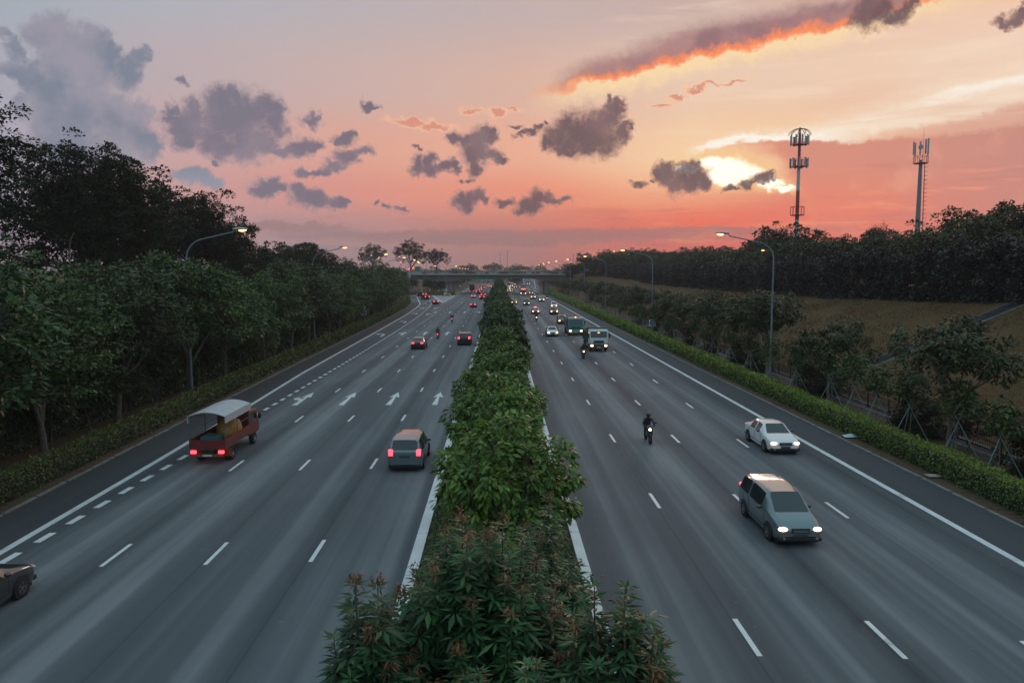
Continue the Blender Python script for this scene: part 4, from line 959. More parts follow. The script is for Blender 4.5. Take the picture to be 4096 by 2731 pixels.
feather(620).place((61.5, 121, 7.6), 0, 1.02, 'feathery wind-blown tree on the skyline between the two masts', 'tree')
# greenery round the bridge ends and beyond
GV = [spread_variant('bridge_end_tree', 630+i, 8.0, 3.6, L_FAR if i else L_DARK, 130, 36, .42, .24, zc=.5, rz=.6, nb=8, cr=.75, bark=BARK_D, tr=.14, tall=.35) for i in range(3)]
for i, (x, yv, z, s_, lab) in enumerate(((30.5,312,4.6,.95,'dark round tree masking the right end of the bridge'),(35,322,7.5,.62,'light green rounded tree behind the right bridge end'),(26.5,318,.2,.8,'leafy tree beside the right bridge pier'),
     (-29,322,.1,.72,'dark ivy-clad tree under the left end of the bridge'),(-25.5,331,.1,.6,'dark bush-like tree in the gore island under the bridge'),(-33,350,0,.75,'green tree behind the bend of the slip road'),(-40,352,0,.8,'green tree farther left behind the bend of the slip road'),(-47,350,0,.85,'green tree at the far left behind the slip-road bend'),(-55,348,0,.9,'large green tree beyond the slip road under the ramp'),
     (-27,352,0,.7,'tree behind the left pier of the bridge'))):
    GV[i % 3].place((x, yv, z), i*1.3, s_, lab, 'tree', 'trees round the bridge')
i = 0
for side, x0 in ((-1, -25.0), (1, 30.5)):
    yv = 368.0; j = 0
    while yv < 600:
        x = x0+rr.uniform(-1.5,1.5)+(0 if side < 0 else (yv-368)*.02)
        GV[(j*2+1) % 3].place((x, yv, 0), rr.uniform(0,6), rr.uniform(.9,1.2), ('green tree on the left verge past the bridge, %s going away' if side < 0 else 'green tree on the right verge past the bridge, %s going away') % ordn(j), 'tree', 'trees past the bridge')
        GV[(j*2+2) % 3].place((x+side*8, yv+5, 0), rr.uniform(0,6), rr.uniform(1.0,1.3), ('taller green tree in the second left row past the bridge, %s going away' if side < 0 else 'taller green tree in the second right row past the bridge, %s going away') % ordn(j), 'tree', 'trees past the bridge')
        yv += 12; j += 1
for j, (x, yv) in enumerate(((9.5,470),(11,486),(12,503),(12.5,522),(13.5,545))):
    GV[j % 3].place((x, yv, 0), j, .95, 'tree between carriageway and climbing on-ramp, %s from the bridge' % ordn(j), 'tree', 'trees between road and ramp')
# far wood closing the view
def far_wood():
    rng = np.random.default_rng(77); C = []; D = []; N = []; Ls = []; T = []
    for i in range(560):
        far = rng.uniform() < .75
        x = rng.uniform(-520, 640); yv = rng.uniform(620, 690) if not far else rng.uniform(700, 1150); h = rng.uniform(8, 10.5) if not far else rng.uniform(10.5, 17)*(.85+.2*math.sin(x*.012+1))
        if yv < 700 and 14 < x < 42: continue
        r = rng.uniform(5, 10); k = 150
        d = unit(rng.normal(size=(k,3))); d[:,2] = np.abs(d[:,2])
        p_ = np.array([x,yv,h*.45])+d*np.array([r,r,h*.55])*rng.uniform(.8,1.05,(k,1))
        low = rng.uniform(size=k) < .3; p_[low,2] *= rng.uniform(0,.8,low.sum())
        C.append(p_); D.append(unit(d+rng.normal(size=(k,3))*.6)); N.append(unit(d+rng.normal(size=(k,3))*.4)); Ls.append(rng.uniform(1.0,2.2,k)); T.append(np.clip(rng.normal(.45,.2,k)+rng.normal(0,.12),0,1))
    C = np.concatenate(C); V, F, q = leaf_geo(C, np.concatenate(D), np.concatenate(N), np.concatenate(Ls), np.concatenate(Ls)*.7)
    tag(link(bpy.data.objects.new('distant_wood', fast_mesh('distant_wood', V, F, L_FAR, np.concatenate(T)))), 'hazy belt of distant trees closing the horizon', 'wood', kind='stuff')
far_wood()
DU = umbrella(440, 17, 10.5, L_FAR, 90, 20, 1.1)
for i, (x, yv, s_) in enumerate(((-6,690,1),(20,705,.9),(62,640,.95),(78,660,1.05),(100,655,.95),(-28,700,.95),(125,700,1.1))):
    DU.place((x, yv, 0), i, s_, 'hazy flat-topped rain tree on the horizon, %s from the left' % ordn([2,3,4,5,6,1,7][i]-1), 'tree', 'rain trees on the horizon')
# buildings beyond the crest
WHITE = mat('white_wall', (.62,.63,.64), .8, vary=.08); WIN = mat('window_glass', (.03,.04,.05), .12)
b_ = empty('white_building', (86, 405, 6)); tag(b_, 'pale flat-roofed building peeping over the crest trees', 'building')
MB().box(-15,18,-8,8,0,13.0).build('wall', WHITE, b_); MB().box(-15.3,18.3,-8.3,8.3,13.0,13.5).build('roof', mat('roof_grey', (.3,.3,.3), .8), b_)
for k in range(8):
    for z in (2, 5.5, 9): MB().box(-13+k*3.9,-10.6+k*3.9,-8.06,-7.9,z,z+1.7).build('window', WIN, b_)
b_ = empty('grey_building', (60, 520, 4)); tag(b_, 'small grey flat building far off past the right bridge end', 'building')
MB().box(-4,5,-5,5,0,7.6).build('wall', mat('grey_wall', (.22,.22,.24), .8), b_); MB().box(-4.2,5.2,-5.2,5.2,7.6,8.0).build('roof', mat('roof_grey', (.3,.3,.3), .8), b_)
for k in range(3): MB().box(-3+k*2.6,-1.4+k*2.6,-5.05,-4.9,3.2,5.2).build('window', WIN, b_)

# ------------------------------------------------------------------ masts
RED = mat('mast_red', (.30,.040,.030), .55, vary=.1); MWH = mat('mast_white', (.42,.43,.44), .55, vary=.08); MGR = mat('mast_grey', (.16,.175,.20), .5, .2, vary=.08)
ANT = mat('antenna_grey', (.30,.32,.33), .6); DKS = mat('dark_steel', (.055,.045,.042), .6, .3)
def platform(t, z, r, name, m, h=1.7, rail=True, nseg=10, panels=(), pm=None):
    p_ = MB(); ring = [(r*math.cos(6.283*k/nseg), r*math.sin(6.283*k/nseg)) for k in range(nseg)]
    for k in range(nseg):
        a, b = ring[k], ring[(k+1) % nseg]
        p_.bar((*a, z), (*b, z), .14); p_.bar((*a, z+h), (*b, z+h), .09); p_.bar((*a, z), (*a, z+h), .08)
        p_.bar((0,0,z), (*a, z), .07)
    p_.cyl((0,0,z-.1), (0,0,1), r*.7, .06, nseg)
    o = p_.build(name, m, t)
    for k, (ang, hh, zz) in enumerate(panels):
        q = (math.cos(ang)*(r+.18), math.sin(ang)*(r+.18)); a_ = MB()
        a_.box(-.2,.2,-.1,.1,0,hh); x_ = a_.build('antenna', pm or ANT, o); x_.location = (q[0], q[1], z+zz); x_.rotation_euler = (0,0,ang+math.pi/2)
    return o
t = empty('red_white_mast', (78.6, 200, 6)); tag(t, 'tall red and white banded mast with three antenna platforms and crown of loops', 'mast')
H = 41.0
bands = [(0,3.2,MWH),(3.2,9.6,RED),(9.6,17.3,MWH),(17.3,25,RED),(25,30.9,MWH),(30.9,39.8,RED)]
for k, (a, b, m) in enumerate(bands):
    ra = .62-.30*a/H; rb = .62-.30*b/H
    MB().tube([(0,0,a),(0,0,b)], [ra,rb], 16).build('pole_band', m, t, True)
platform(t, 18.6, 1.75, 'service_platform', mat('platform_rust', (.10,.035,.02), .7), 2.2)
ang = lambda k, n_: 6.283*k/n_
platform(t, 31.2, 2.1, 'lower_antenna_platform', DKS, 1.9, panels=[(ang(k,9)+.2, 2.5, -.3) for k in range(9)])
platform(t, 36.9, 2.1, 'upper_antenna_platform', RED, 1.7, panels=[(ang(k,9)+.45, 2.5, -.2) for k in range(9)])
c_ = MB()
for k in range(9):
    a = ang(k, 9)
    for dr_ in (0, .28):
        pts = [((.15+2.5*math.sin(s)+dr_*math.sin(s))*math.cos(a), (.15+2.5*math.sin(s)+dr_*math.sin(s))*math.sin(a), 40.9+.15*dr_-1.9*(1-math.cos(s))) for s in np.linspace(0, 1.5, 8)]
        c_.tube(pts, .045, 5)
c_.build('loop_crown', mat('copper_rods', (.20,.085,.04), .6), t)
MB().tube([(0,0,39.5),(0,0,41.2)], .22, 8).build('cap', DKS, t)
t = empty('grey_mast', (110.8, 200, 6.5)); tag(t, 'slim grey mast with a caged ladder and a single antenna platform', 'mast')
MB().tube([(0,0,0),(0,0,32.5)], [.80,.42], 18).build('pole', MGR, t, True)
platform(t, 31.6, 1.75, 'antenna_platform', DKS, 1.8, panels=[(3.0,3.4,2.2),(-1.1,3.8,2.4),(.1,3.6,2.2),(.5,3.8,2.6),(-2.2,3.4,2.0),(1.9,3.4,2.2)])
l_ = MB()
for sx in (-.28, .28): l_.bar((1.35+sx*.3, -.3+sx, 1),(.92+sx*.3, -.3+sx, 32), .07)
for k in range(70): z = 1+k*.44; xx = 1.35-.43*(z-1)/31; l_.bar((xx-.09,-.58,z),(xx+.09,-.02,z), .045)
for k in range(28): z = 2+k*1.1; xx = 1.35-.43*(z-1)/31; l_.ring((xx+.3,-.3,z),(0,0,1),[(.42,-.03),(.46,-.03),(.46,.03),(.42,.03)],10)
l_.build('ladder', mat('ladder_red', (.16,.05,.045), .6), t)
MB().cyl((-1.0,-1.5,35.6),(.3,-1,0),.62,.35,16).build('dish', ANT, t, True)
MB().tube([(.5,0,33.5),(.5,0,41)], [.05,.02], 6).build('lightning_rod', DKS, t)

# ------------------------------------------------------------------ street lamps
POLE = mat('lamp_pole', (.155,.20,.22), .5, .35, vary=.12, vscale=.8); HEAD = mat('lamp_housing', (.34,.37,.40), .45, .2)
GLOWM = mat('sodium_lens', (.9,.5,.2), .3, emit=(1.0,.42,.10), estr=7.0)
OFFM = mat('lamp_lens_unlit', (.45,.4,.35), .3)
def lamp_parts(root, arms, H=11.0, reach=4.9, rise=2.3, r=.105, lit=True, pole=True):
    if pole:
        MB().tube([(0,0,0),(0,0,.1),(0,0,1.7),(0,0,1.72),(0,0,H)], [r*1.25,r*1.25,r*1.25,r,r*.62], 10).build('pole', POLE, root, True)
    for sg in arms:
        pts = [(0,0,H-.02)]
        for s in np.linspace(0, 1, 9)[1:]:
            a = s*1.35; pts.append((sg*1.55*(1-math.cos(a)), 0, H+1.55*math.sin(a)))
        x0, z0 = pts[-1][0], pts[-1][2]
        pts.append((sg*reach*.8, 0, z0+(rise-z0+H)*.72)); pts.append((sg*(reach-.9), 0, H+rise-.03))
        MB().tube(pts, [r*.60]*4+[r*.52]*4+[r*.46]*3, 8).build('arm', POLE, root, True)
        hd = MB().ell((sg*(reach-.35), 0, H+rise+.03), (.62,.19,.13), 12, 8).build('lamp_head', HEAD, root, True)
        MB().ell((sg*(reach-.20), 0, H+rise-.05), (.34,.15,.13), 10, 6).build('lens', GLOWM if lit else OFFM, hd, True)
RL = [65.7,117.6,169.2,212,254,292,329,385,430]
LL = [(-24.4,59.7),(-25.5,104.3),(-26.3,147.5),(-27.6,185.7),(-29.6,226),(-33,268),(-36.9,308)]
pr = empty('street_lamp', (23.9, RL[0], 0)); lamp_parts(pr, (-1,))
pl_ = empty('street_lamp', (*LL[0], 0)); lamp_parts(pl_, (1,), reach=4.6)
for i, yv in enumerate(RL):
    o = pr if i == 0 else copy_tree(pr); o.location = (23.9 if i < 7 else 27.5, yv, 0)
    tag(o, 'lit street lamp over the oncoming-traffic shoulder, %s from the viewer' % ordn(i), 'street lamp', 'street lamps along the road')
for i, (x, yv) in enumerate(LL):
    o = pl_ if i == 0 else copy_tree(pl_); o.location = (x, yv, 0)
    tag(o, 'lit street lamp arching over the exit-side hedge, %s from the viewer' % ordn(i), 'street lamp', 'street lamps along the road')
for i, yv in enumerate((372, 402, 432, 470)):
    o = copy_tree(pl_); o.location = (-23, yv, 0); o.scale = (.85,.85,.85)
    tag(o, 'street lamp on the left verge past the bridge, %s going away' % ordn(i), 'street lamp', 'street lamps along the road')
t = empty('double_street_lamp', (-21.6, 307, 0)); lamp_parts(t, (-1, 1), 10.4, 4.4, 1.6); tag(t, 'twin-armed lit street lamp in the gore island before the bridge', 'street lamp')
t = empty('double_street_lamp', (51.5, 318, 8.6)); lamp_parts(t, (-1, 1), 8.0, 3.4, 1.6); tag(t, 'twin-armed lit street lamp above the crest trees', 'street lamp')
t = empty('street_lamp', (67.5, 96, 8.2), 0); lamp_parts(t, (-1,), 6.3, 4.0, 2.1); tag(t, 'lamp head reaching in from the right-hand edge above the crest trees', 'street lamp')
t = empty('street_lamp', (56.5, 152, 6.6), 0); lamp_parts(t, (-1,), 5.6, 3.6, 2.0); tag(t, 'small lamp half buried in the crest trees behind the nearest right lamp', 'street lamp')
t = empty('street_lamp', (-39.2, 70, 1.6), 0); MB().tube([(0,0,0),(0,0,10.2),(.12,0,11.2),(.5,0,11.9)], [.10,.07,.06,.05], 8).build('pole', mat('rusty_pole', (.12,.07,.05), .8), t, True); tag(t, 'rusty old lamp post buried in the dark trees of the exit side', 'street lamp')
# posts standing on the bridge
for i, (x, top, lit) in enumerate(((-32.6,17.3,0),(-27.0,18.8,1),(-28.9,13.8,0),(.5,18.2,0),(3.7,18.9,0),(-2.1,12,0),(6.5,13.1,0),(33.4,17.8,0),(36.8,18.5,0))):
    o = empty('lamp_post', (x, 341, 8.7)); h = top-8.7
    MB().tube([(0,0,0),(0,0,h-.5),(.1,0,h-.1),(.5,0,h)], [.12,.075,.06,.05], 8).build('pole', POLE, o, True)
    MB().ell((.62,0,h),(.34,.16,.10),10,6).build('lamp_head', HEAD, o, True)
    tag(o, ('slim lamp post standing on the bridge deck, %s from the left end' % ordn([0,2,1,4,5,3,6,7,8][i])), 'lamp post', 'lamp posts on the bridge')
for i, (x, yv) in enumerate(((-53,300),(-48,286),(-61,318),(-46,330),(-57,345))):
    o = copy_tree(pl_); o.location = (x, yv, 7.9 if yv > 295 else 6.5); o.scale = (.62,.62,.62)
    tag(o, 'lit lamp by the ramp junction above the exit-side trees, %s of five' % ordn(i), 'street lamp', 'lamps at the ramp junction')

# ------------------------------------------------------------------ bridge and ramps
BC = mat('bridge_concrete', (.22,.21,.205), .85, vary=.16, vscale=.35, bump=.2, bscale=4); BCD = mat('bridge_concrete_dark', (.10,.095,.093), .9, vary=.2, vscale=.4)
BCL = mat('parapet_concrete', (.34,.33,.315), .85, vary=.14, vscale=.5); RAIL = mat('rail_grey', (.36,.38,.40), .5, .3)
br = empty('road_bridge', (0, 325, 0)); tag(br, 'long grey concrete road bridge crossing above both carriageways', 'bridge')
MB().box(-38, 32, .35, 20.5, 8.15, 8.55).build('deck', BC, br)
MB().box(-38, 32, 0, .3, 8.2, 9.42).build('parapet', BCL, br); MB().box(-38, 32, 20.6, 20.9, 8.2, 9.42).build('parapet', BCL, br)
prof = [(-38,8.1),(32,8.1),(32,6.2),(27,5.7),(21.8,5.35),(19.8,5.35),(14,6.65),(-15.5,6.65),(-20,5.35),(-22,5.35),(-29,5.9),(-38,6.4)]
g_ = MB(); n_ = len(prof)
for y0 in (1.1, 11.5):
    g_.add([(x,y0,z) for x,z in prof]+[(x,y0+8.3,z) for x,z in prof], [tuple(range(n_)), tuple(range(n_,2*n_))[::-1]]+[(i,n_+i,n_+(i+1)%n_,(i+1)%n_) for i in range(n_)])
g_.build('girder', BCD, br)
for x in (20.8, -21):
    for y0 in (3.2, 13.6): MB().box(x-1.05, x+1.05, y0, y0+4, -.1, 5.35).build('pier', BC, br, bevel=.12)
MB().box(31.6, 36, -.4, 21.2, 2, 8.1).build('abutment', BC, br)
r_ = MB(); r_.box(-38,32,.1,.16,9.98,10.06); r_.box(-38,32,.1,.16,9.70,9.75)
r_.build('rail', RAIL, br)
for k in range(29): MB().box(-38+k*2.5-.03,-38+k*2.5+.03,.08,.18,9.42,10.06).build('rail_post', RAIL, br)
rng = np.random.default_rng(8); k = 2600
cx = rng.uniform(-33, 31, k); dens = np.sin(cx*.9)+np.sin(cx*2.3+1)*.7+np.sin(cx*.31)*.8; keep = dens+rng.normal(0,.6,k) > -.2; cx = cx[keep]; k = len(cx)
C = np.stack([cx, 325-.12+rng.normal(0,.12,k), 9.42-np.abs(rng.normal(0,.32,k))+.1], 1)
V, F, q = leaf_geo(C, unit(rng.normal(size=(k,3))), unit(rng.normal(size=(k,3))+np.array([0,-1,.4])), .34, .22)
tag(link(bpy.data.objects.new('trailing_flowers', fast_mesh('trailing_flowers', V, F, leaf_mat('leaf_bougainvillea', [(0,(.02,.03,.012)),(.45,(.05,.06,.025)),(.6,(.13,.045,.06)),(1,(.26,.08,.11))]), rng.uniform(0,1,k)))), 'straggling pink-flowered creeper trailing over the bridge parapet', 'creeper', kind='stuff')
# ramp bridge curving down on the left
PR = [(-37.6,325.0,9.45),(-37.7,316,9.45),(-37.5,308,9.35),(-37.0,299,8.95),(-36.6,290,8.45),(-36.4,280,7.85),(-36.4,268,7.05),(-36.6,256,6.2),(-37.0,244,5.4),(-37.8,230,4.5),(-39,214,3.4)]
rb = empty('ramp_bridge', (0,0,0)); tag(rb, 'pale concrete ramp with slotted parapet curving up to the left end of the bridge', 'ramp')
pp = MB(); dk = MB(); pr2 = MB()
for i in range(len(PR)-1):
    (xa,ya,za),(xb,yb,zb) = PR[i], PR[i+1]
    for (o_, m_, w0, w1, a0, a1) in ((0,pp,0,.35,-2.1,-.55),):
        m_.add([(xa-w1,ya,za+a0),(xa-w0,ya,za+a0),(xb-w0,yb,zb+a0),(xb-w1,yb,zb+a0),(xa-w1,ya,za+a1),(xa-w0,ya,za+a1),(xb-w0,yb,zb+a1),(xb-w1,yb,zb+a1)],
           [(0,3,2,1),(4,5,6,7),(0,1,5,4),(1,2,6,5),(2,3,7,6),(3,0,4,7)])
    dk.add([(xa-14,ya,za-2.0),(xa-.36,ya,za-2.0),(xb-.36,yb,zb-2.0),(xb-14,yb,zb-2.0),(xa-14,ya,za-1.25),(xa-.36,ya,za-1.25),(xb-.36,yb,zb-1.25),(xb-14,yb,zb-1.25)],
           [(0,3,2,1),(4,5,6,7),(0,1,5,4),(1,2,6,5),(2,3,7,6),(3,0,4,7)])
    pr2.bar((xa-.17,ya,za),(xb-.17,yb,zb),.14,.12)
    for k in range(4):
        s = k/4; q = Vector((xa,ya,za))*(1-s)+Vector((xb,yb,zb))*s; pr2.box(q.x-.25,q.x-.1,q.y-.12,q.y+.12,q.z-.56,q.z)
pp.build('parapet', BCL, rb); dk.build('deck', mat('pale_road', (.34,.335,.33), .8, vary=.1), rb); pr2.build('railing', BCL, rb)
MB().add([(-51.7,ya,za) for ya,za in ((325,8.0),(316,8.0))]+[(-90,316,8.0),(-90,345,8.0),(-38,345.2,8.0),(-38,325,8.0)], [(1,2,3,4,5,0)]).build('junction_slab', MATS['pale_road'], rb)
for i, (x, yv, zt) in enumerate(((-38.4,300,7.0),(-38.2,291,6.4),(-38,282,5.9),(-38,273,5.3),(-38,262,4.5),(-42,300,7.0),(-42,291,6.4),(-42,282,5.9))):
    MB().box(x-.5,x+.5,yv-.6,yv+.6,-.1,zt+.1).build('column', BCL, rb)
vb = empty('far_ramp', (0,0,0)); tag(vb, 'second ramp on square columns seen beneath the left span of the bridge', 'ramp')
MB().box(-60,-24,366,374,5.0,6.4).build('beam', BCL, vb)
for k in range(9): MB().box(-58+k*4.1-.4,-58+k*4.1+.4,366.4,367.4,-.1,5.0).build('column', BCL, vb)
MB().box(-60,-24,366,366.3,6.4,7.2).build('parapet', BCL, vb)

# ------------------------------------------------------------------ signs and signals
SGREEN = mat('sign_green', (.012,.16,.095), .45); SWHITE = mat('sign_white', (.72,.74,.74), .5); SBLUE = mat('sign_blue', (.010,.115,.27), .45); SRED = mat('sign_red', (.5,.03,.03), .5)
SPINK = mat('sign_pink', (.42,.16,.24), .5); SYEL = mat('sign_yellow', (.62,.42,.04), .5); SBACK = mat('sign_back', (.20,.21,.22), .6, .3); BLK = mat('black_paint', (.012,.012,.013), .5)
def text(s, size, m, parent, loc, name='lettering'):
    cu = bpy.data.curves.new('lettering', 'FONT'); cu.body = s; cu.size = size; cu.align_x = 'CENTER'; cu.align_y = 'CENTER'; cu.extrude = .004
    tmp = bpy.data.objects.new('tmp', cu); col.objects.link(tmp)
    dg = bpy.context.evaluated_depsgraph_get(); me = bpy.data.meshes.new_from_object(tmp.evaluated_get(dg))
    bpy.data.objects.remove(tmp); me.materials.clear(); me.materials.append(m)
    o = bpy.data.objects.new(name, me); o.location = loc; o.rotation_euler = (R(90), 0, 0); return link(o, parent)
def km_sign(x, yv, z, lab):
    o = empty('kilometre_marker', (x, yv-.30, z)); tag(o, lab, 'sign', 'kilometre markers on lamp posts')
    MB().box(-.49,.49,0,.16,-.5,.5).build('panel', SWHITE, o, bevel=.02)
    MB().cyl((0,-.012,0),(0,1,0),.44,.02,32).build('disc', SBLUE, o)
    g = MB(); pts = [(.42*math.cos(a), .42*math.sin(a)) for a in np.linspace(R(33), R(147), 12)]
    g.add([(px_, -.027, pz_) for px_, pz_ in pts], [tuple(range(12))]).build('green_cap', SGREEN, o)
    text('CTE', .15, SYEL, o, (0,-.030,.315)); text('13', .42, SWHITE, o, (0,-.028,.02)); text('km', .18, SWHITE, o, (0,-.028,-.29))
    MB().box(-.16,.16,.16,.30,-.06,.06).build('bracket', SBACK, o)
km_sign(23.9, 117.45, 1.98, 'square white kilometre marker with blue 13 disc, on the right-hand lamp post')
km_sign(-26.3, 147.35, 2.0, 'square white kilometre marker with blue 13 disc, on the exit-side lamp post')
o = empty('direction_sign', (-31.6, 225, 0)); tag(o, 'green two-panel exit direction sign half hidden by roadside trees', 'sign')
pn = MB().box(-2.8,2.8,0,.08,1.25,3.25).build('panel', SGREEN, o)
MB().box(-2.74,2.74,-.008,0,1.31,1.36).box(-2.74,2.74,-.008,0,3.14,3.19).box(-2.74,-2.69,-.008,0,1.36,3.14).box(2.69,2.74,-.008,0,1.36,3.14).build('border', SWHITE, pn)
MB().box(-2.3,2.45,-.012,0,2.2,3.0).build('blue_field', SBLUE, pn); MB().box(-2.36,2.51,-.006,0,2.14,3.06).build('blue_border', SWHITE, pn)
MB().box(1.35,2.1,-.02,-.012,2.42,2.78).box(.15,.65,-.02,-.012,2.42,2.78).build('pink_field', SPINK, pn)
text('Yio Chu Kang Rd', .60, SWHITE, o, (.05,-.012,1.74))
p2 = MB().box(-2.8,2.05,0,.08,3.3,4.5).build('upper_panel', SGREEN, o)
MB().box(-2.74,1.99,-.008,0,3.36,3.41).box(1.94,1.99,-.008,0,3.41,4.44).box(-2.74,1.99,-.008,0,4.39,4.44).build('border', SWHITE, p2)
for x in (-2.1,.1,1.6): MB().tube([(x,.16,0),(x,.16,3.3)], .06, 8).build('post', POLE, o, True)
o = empty('exit_sign', (-21.75, 306.2, 0)); tag(o, 'small green EXIT board with boxed number on two posts in the gore island', 'sign')
MB().box(-.75,.75,0,.06,1.85,2.75).build('panel', SGREEN, o, bevel=.01)
MB().box(-.72,.72,-.006,0,1.88,1.92).box(-.72,.72,-.006,0,2.68,2.72).box(-.72,-.68,-.006,0,1.92,2.68).box(.68,.72,-.006,0,1.92,2.68).build('border', SWHITE, o)
text('EXIT', .27, SWHITE, o, (-.32,-.008,2.3)); MB().box(.12,.56,-.006,0,2.02,2.58).build('number_box', SWHITE, o); text('13', .34, SGREEN, o, (.34,-.014,2.3))
for x in (-.45,.45): MB().tube([(x,.1,0),(x,.1,1.9)], .05, 8).build('post', POLE, o, True)
o = empty('arrow_sign', (-21.5, 304.6, 0)); tag(o, 'square white sign with a blue forked arrow below the EXIT board', 'sign')
MB().box(-.46,.46,0,.05,.5,1.42).build('panel', SWHITE, o, bevel=.01)
MB().add([(-.36,-.006,.60),(.36,-.006,.60),(.12,-.006,.86),(.08,-.006,1.16),(-.08,-.006,1.16),(-.12,-.006,.86)], [(0,1,2,3,4,5)]).add([(-.3,-.006,1.1),(-.2,-.006,1.02),(0,-.006,1.2),(.2,-.006,1.02),(.3,-.006,1.1),(0,-.006,1.36)], [(0,1,2,5),(2,3,4,5)]).build('blue_arrow', SBLUE, o)
MB().tube([(0,.08,0),(0,.08,1.3)], .04, 8).build('post', POLE, o, True)
o = empty('gantry_sign', (-7.8, 420, 0)); tag(o, 'wide green lane board over the left carriageway past the bridge', 'sign')
pn = MB().box(-6.2,6.2,0,.15,4.4,7.6).build('panel', SGREEN, o)
b = MB().box(-6.1,6.1,-.01,0,4.47,4.53).box(-4.4,6.1,-.01,0,5.0,5.05).box(-4.4,-4.35,-.01,0,4.53,7.5); b.build('border', SWHITE, pn)
MB().box(-.2,3.4,-.012,0,5.25,5.6).build('blue_field', SBLUE, pn)
for x in (-1.8,.6,3.0): MB().add([(x-.3,-.012,4.92),(x+.3,-.012,4.92),(x+.1,-.012,4.62),(x-.1,-.012,4.62)], [(0,1,2,3)]).build('down_arrow', SWHITE, pn)
MB().tube([(-10.5,.4,0),(-10.5,.4,7.2)], .18, 10).build('post', POLE, o, True); MB().box(-10.5,6.2,.25,.55,6.4,6.8).build('beam', POLE, o)
for x, yv, z, w, h, lab in ((-37.7, 352, 9.4, 2.6, 2.6, 'green board standing behind the left end of the bridge parapet'), (-47.2, 300, 10.4, 2.4, 1.3, 'small green board above the trees by the ramp junction')):
    o = empty('junction_sign', (x, yv, 8)); tag(o, lab, 'sign', 'green boards at the junction')
    pn = MB().box(-w/2,w/2,0,.06,z-8,z-8+h).build('panel', SGREEN, o); MB().box(-w/2+.3,w/2-.3,-.01,0,z-8+.4,z-8+.4+h*.22).build('blue_field', SBLUE, pn)
    MB().box(w/2-.5,w/2-.32,-.01,0,z-8+.2,z-8+h*.55).build('arrow', SWHITE, pn)
    for s in (-.3,.3): MB().tube([(w*s,.08,-.5),(w*s,.08,z-8+.3)], .06, 8).build('post', POLE, o, True)
for i, (x, lab) in enumerate(((-32.2,'round red-ringed height limit sign near the left end of the bridge'),(-11.4,'round red-ringed height limit sign over the left carriageway'))):
    o = empty('height_limit_sign', (x, 324.9, 8.65)); tag(o, lab, 'sign', 'round signs on the bridge parapet')
    MB().cyl((0,-.03,0),(0,1,0),.62,.05,28).build('disc', mat('sign_faded', (.42,.38,.38), .6), o)
    MB().ring((0,-.06,0),(0,1,0),[(.50,-.01),(.62,-.01),(.62,.02),(.50,.02)],28).build('red_ring', mat('sign_red_faded', (.30,.07,.07), .6), o)
    MB().box(-.28,.28,-.072,-.056,-.1,.1).build('black_mark', BLK, o)
o = empty('speed_limit_sign', (-20.4, 398, 0)); tag(o, 'red-ringed speed sign above a blue plate on the left verge past the bridge', 'sign')
MB().box(-.5,.5,0,.05,1.5,2.6).build('panel', SWHITE, o); MB().ring((0,-.02,2.05),(0,1,0),[(.33,-.01),(.46,-.01),(.46,.02),(.33,.02)],24).build('red_ring', SRED, o)
MB().box(-.5,.5,0,.05,.85,1.46).build('blue_plate', SBLUE, o); MB().tube([(0,.1,0),(0,.1,2.6)], .05, 8).build('post', POLE, o, True)
o = empty('diamond_sign', (20.3, 342, 0)); tag(o, 'pale diamond sign beside the right bridge pier', 'sign')
MB().add([(0,0,1.5),(.62,0,2.1),(0,0,2.7),(-.62,0,2.1),(0,.05,1.5),(.62,.05,2.1),(0,.05,2.7),(-.62,.05,2.1)], [(0,1,2,3),(7,6,5,4),(0,4,5,1),(1,5,6,2),(2,6,7,3),(3,7,4,0)]).build('panel', SBACK, o)
MB().tube([(0,.08,0),(0,.08,2.4)], .04, 8).build('post', POLE, o, True)
REDL = mat('signal_red', (.5,.02,.02), .3, emit=(1,.04,.05), estr=9)
for i, (x, yv, z, lab) in enumerate(((-41.2,320,13.4,'highest red traffic light on a tall pole by the ramp'),(-37.9,319,10.7,'red traffic light just above the end of the ramp parapet'),(-36.4,322,11.2,'red traffic light at the corner of ramp and bridge'),(-49.1,318,11.1,'red traffic light above the exit-side trees left of the ramp'))):
    o = empty('traffic_light', (x, yv, 8.0)); tag(o, lab, 'traffic light', 'traffic lights at the ramp junction')
    MB().tube([(0,0,0),(0,0,z-8-.6)], .07, 8).build('pole', POLE, o, True)
    hd = MB().box(-.2,.2,-.14,.14,z-8-.75,z-8+.3).build('signal_head', BLK, o, bevel=.02)
    MB().cyl((0,-.16,z-8),(0,1,0),.24,.08,16).build('red_lens', REDL, hd)
# gore island: kerb, hedge, barrier
o = empty('traffic_island', (0,0,0)); tag(o, 'planted gore island with black and white kerb before the bridge', 'traffic island')
isl = [(-26.2,305.5),(-17.6,309.5),(-18.6,330),(-30,330),(-28.5,314)]
MB().prism(isl, -.05, .12).build('bed', SOIL, o)
kb = MB(); kw = MB()
for a, b in ((isl[0],isl[1]),(isl[4],isl[0])):
    for k in range(14):
        s0, s1 = k/14, (k+1)/14; q0 = (a[0]+(b[0]-a[0])*s0, a[1]+(b[1]-a[1])*s0); q1 = (a[0]+(b[0]-a[0])*s1, a[1]+(b[1]-a[1])*s1)
        (kb if k % 2 else kw).bar((*q0,.11),(*q1,.11),.22,.24)
kb.build('black_kerb', BLK, o); kw.build('white_kerb', KERB, o)
rng = np.random.default_rng(91); k = 2600
cx = rng.uniform(-27.5,-19,k); cy = rng.uniform(309,322,k); C = np.stack([cx,cy,.1+rng.uniform(.1,.95,k)],1)
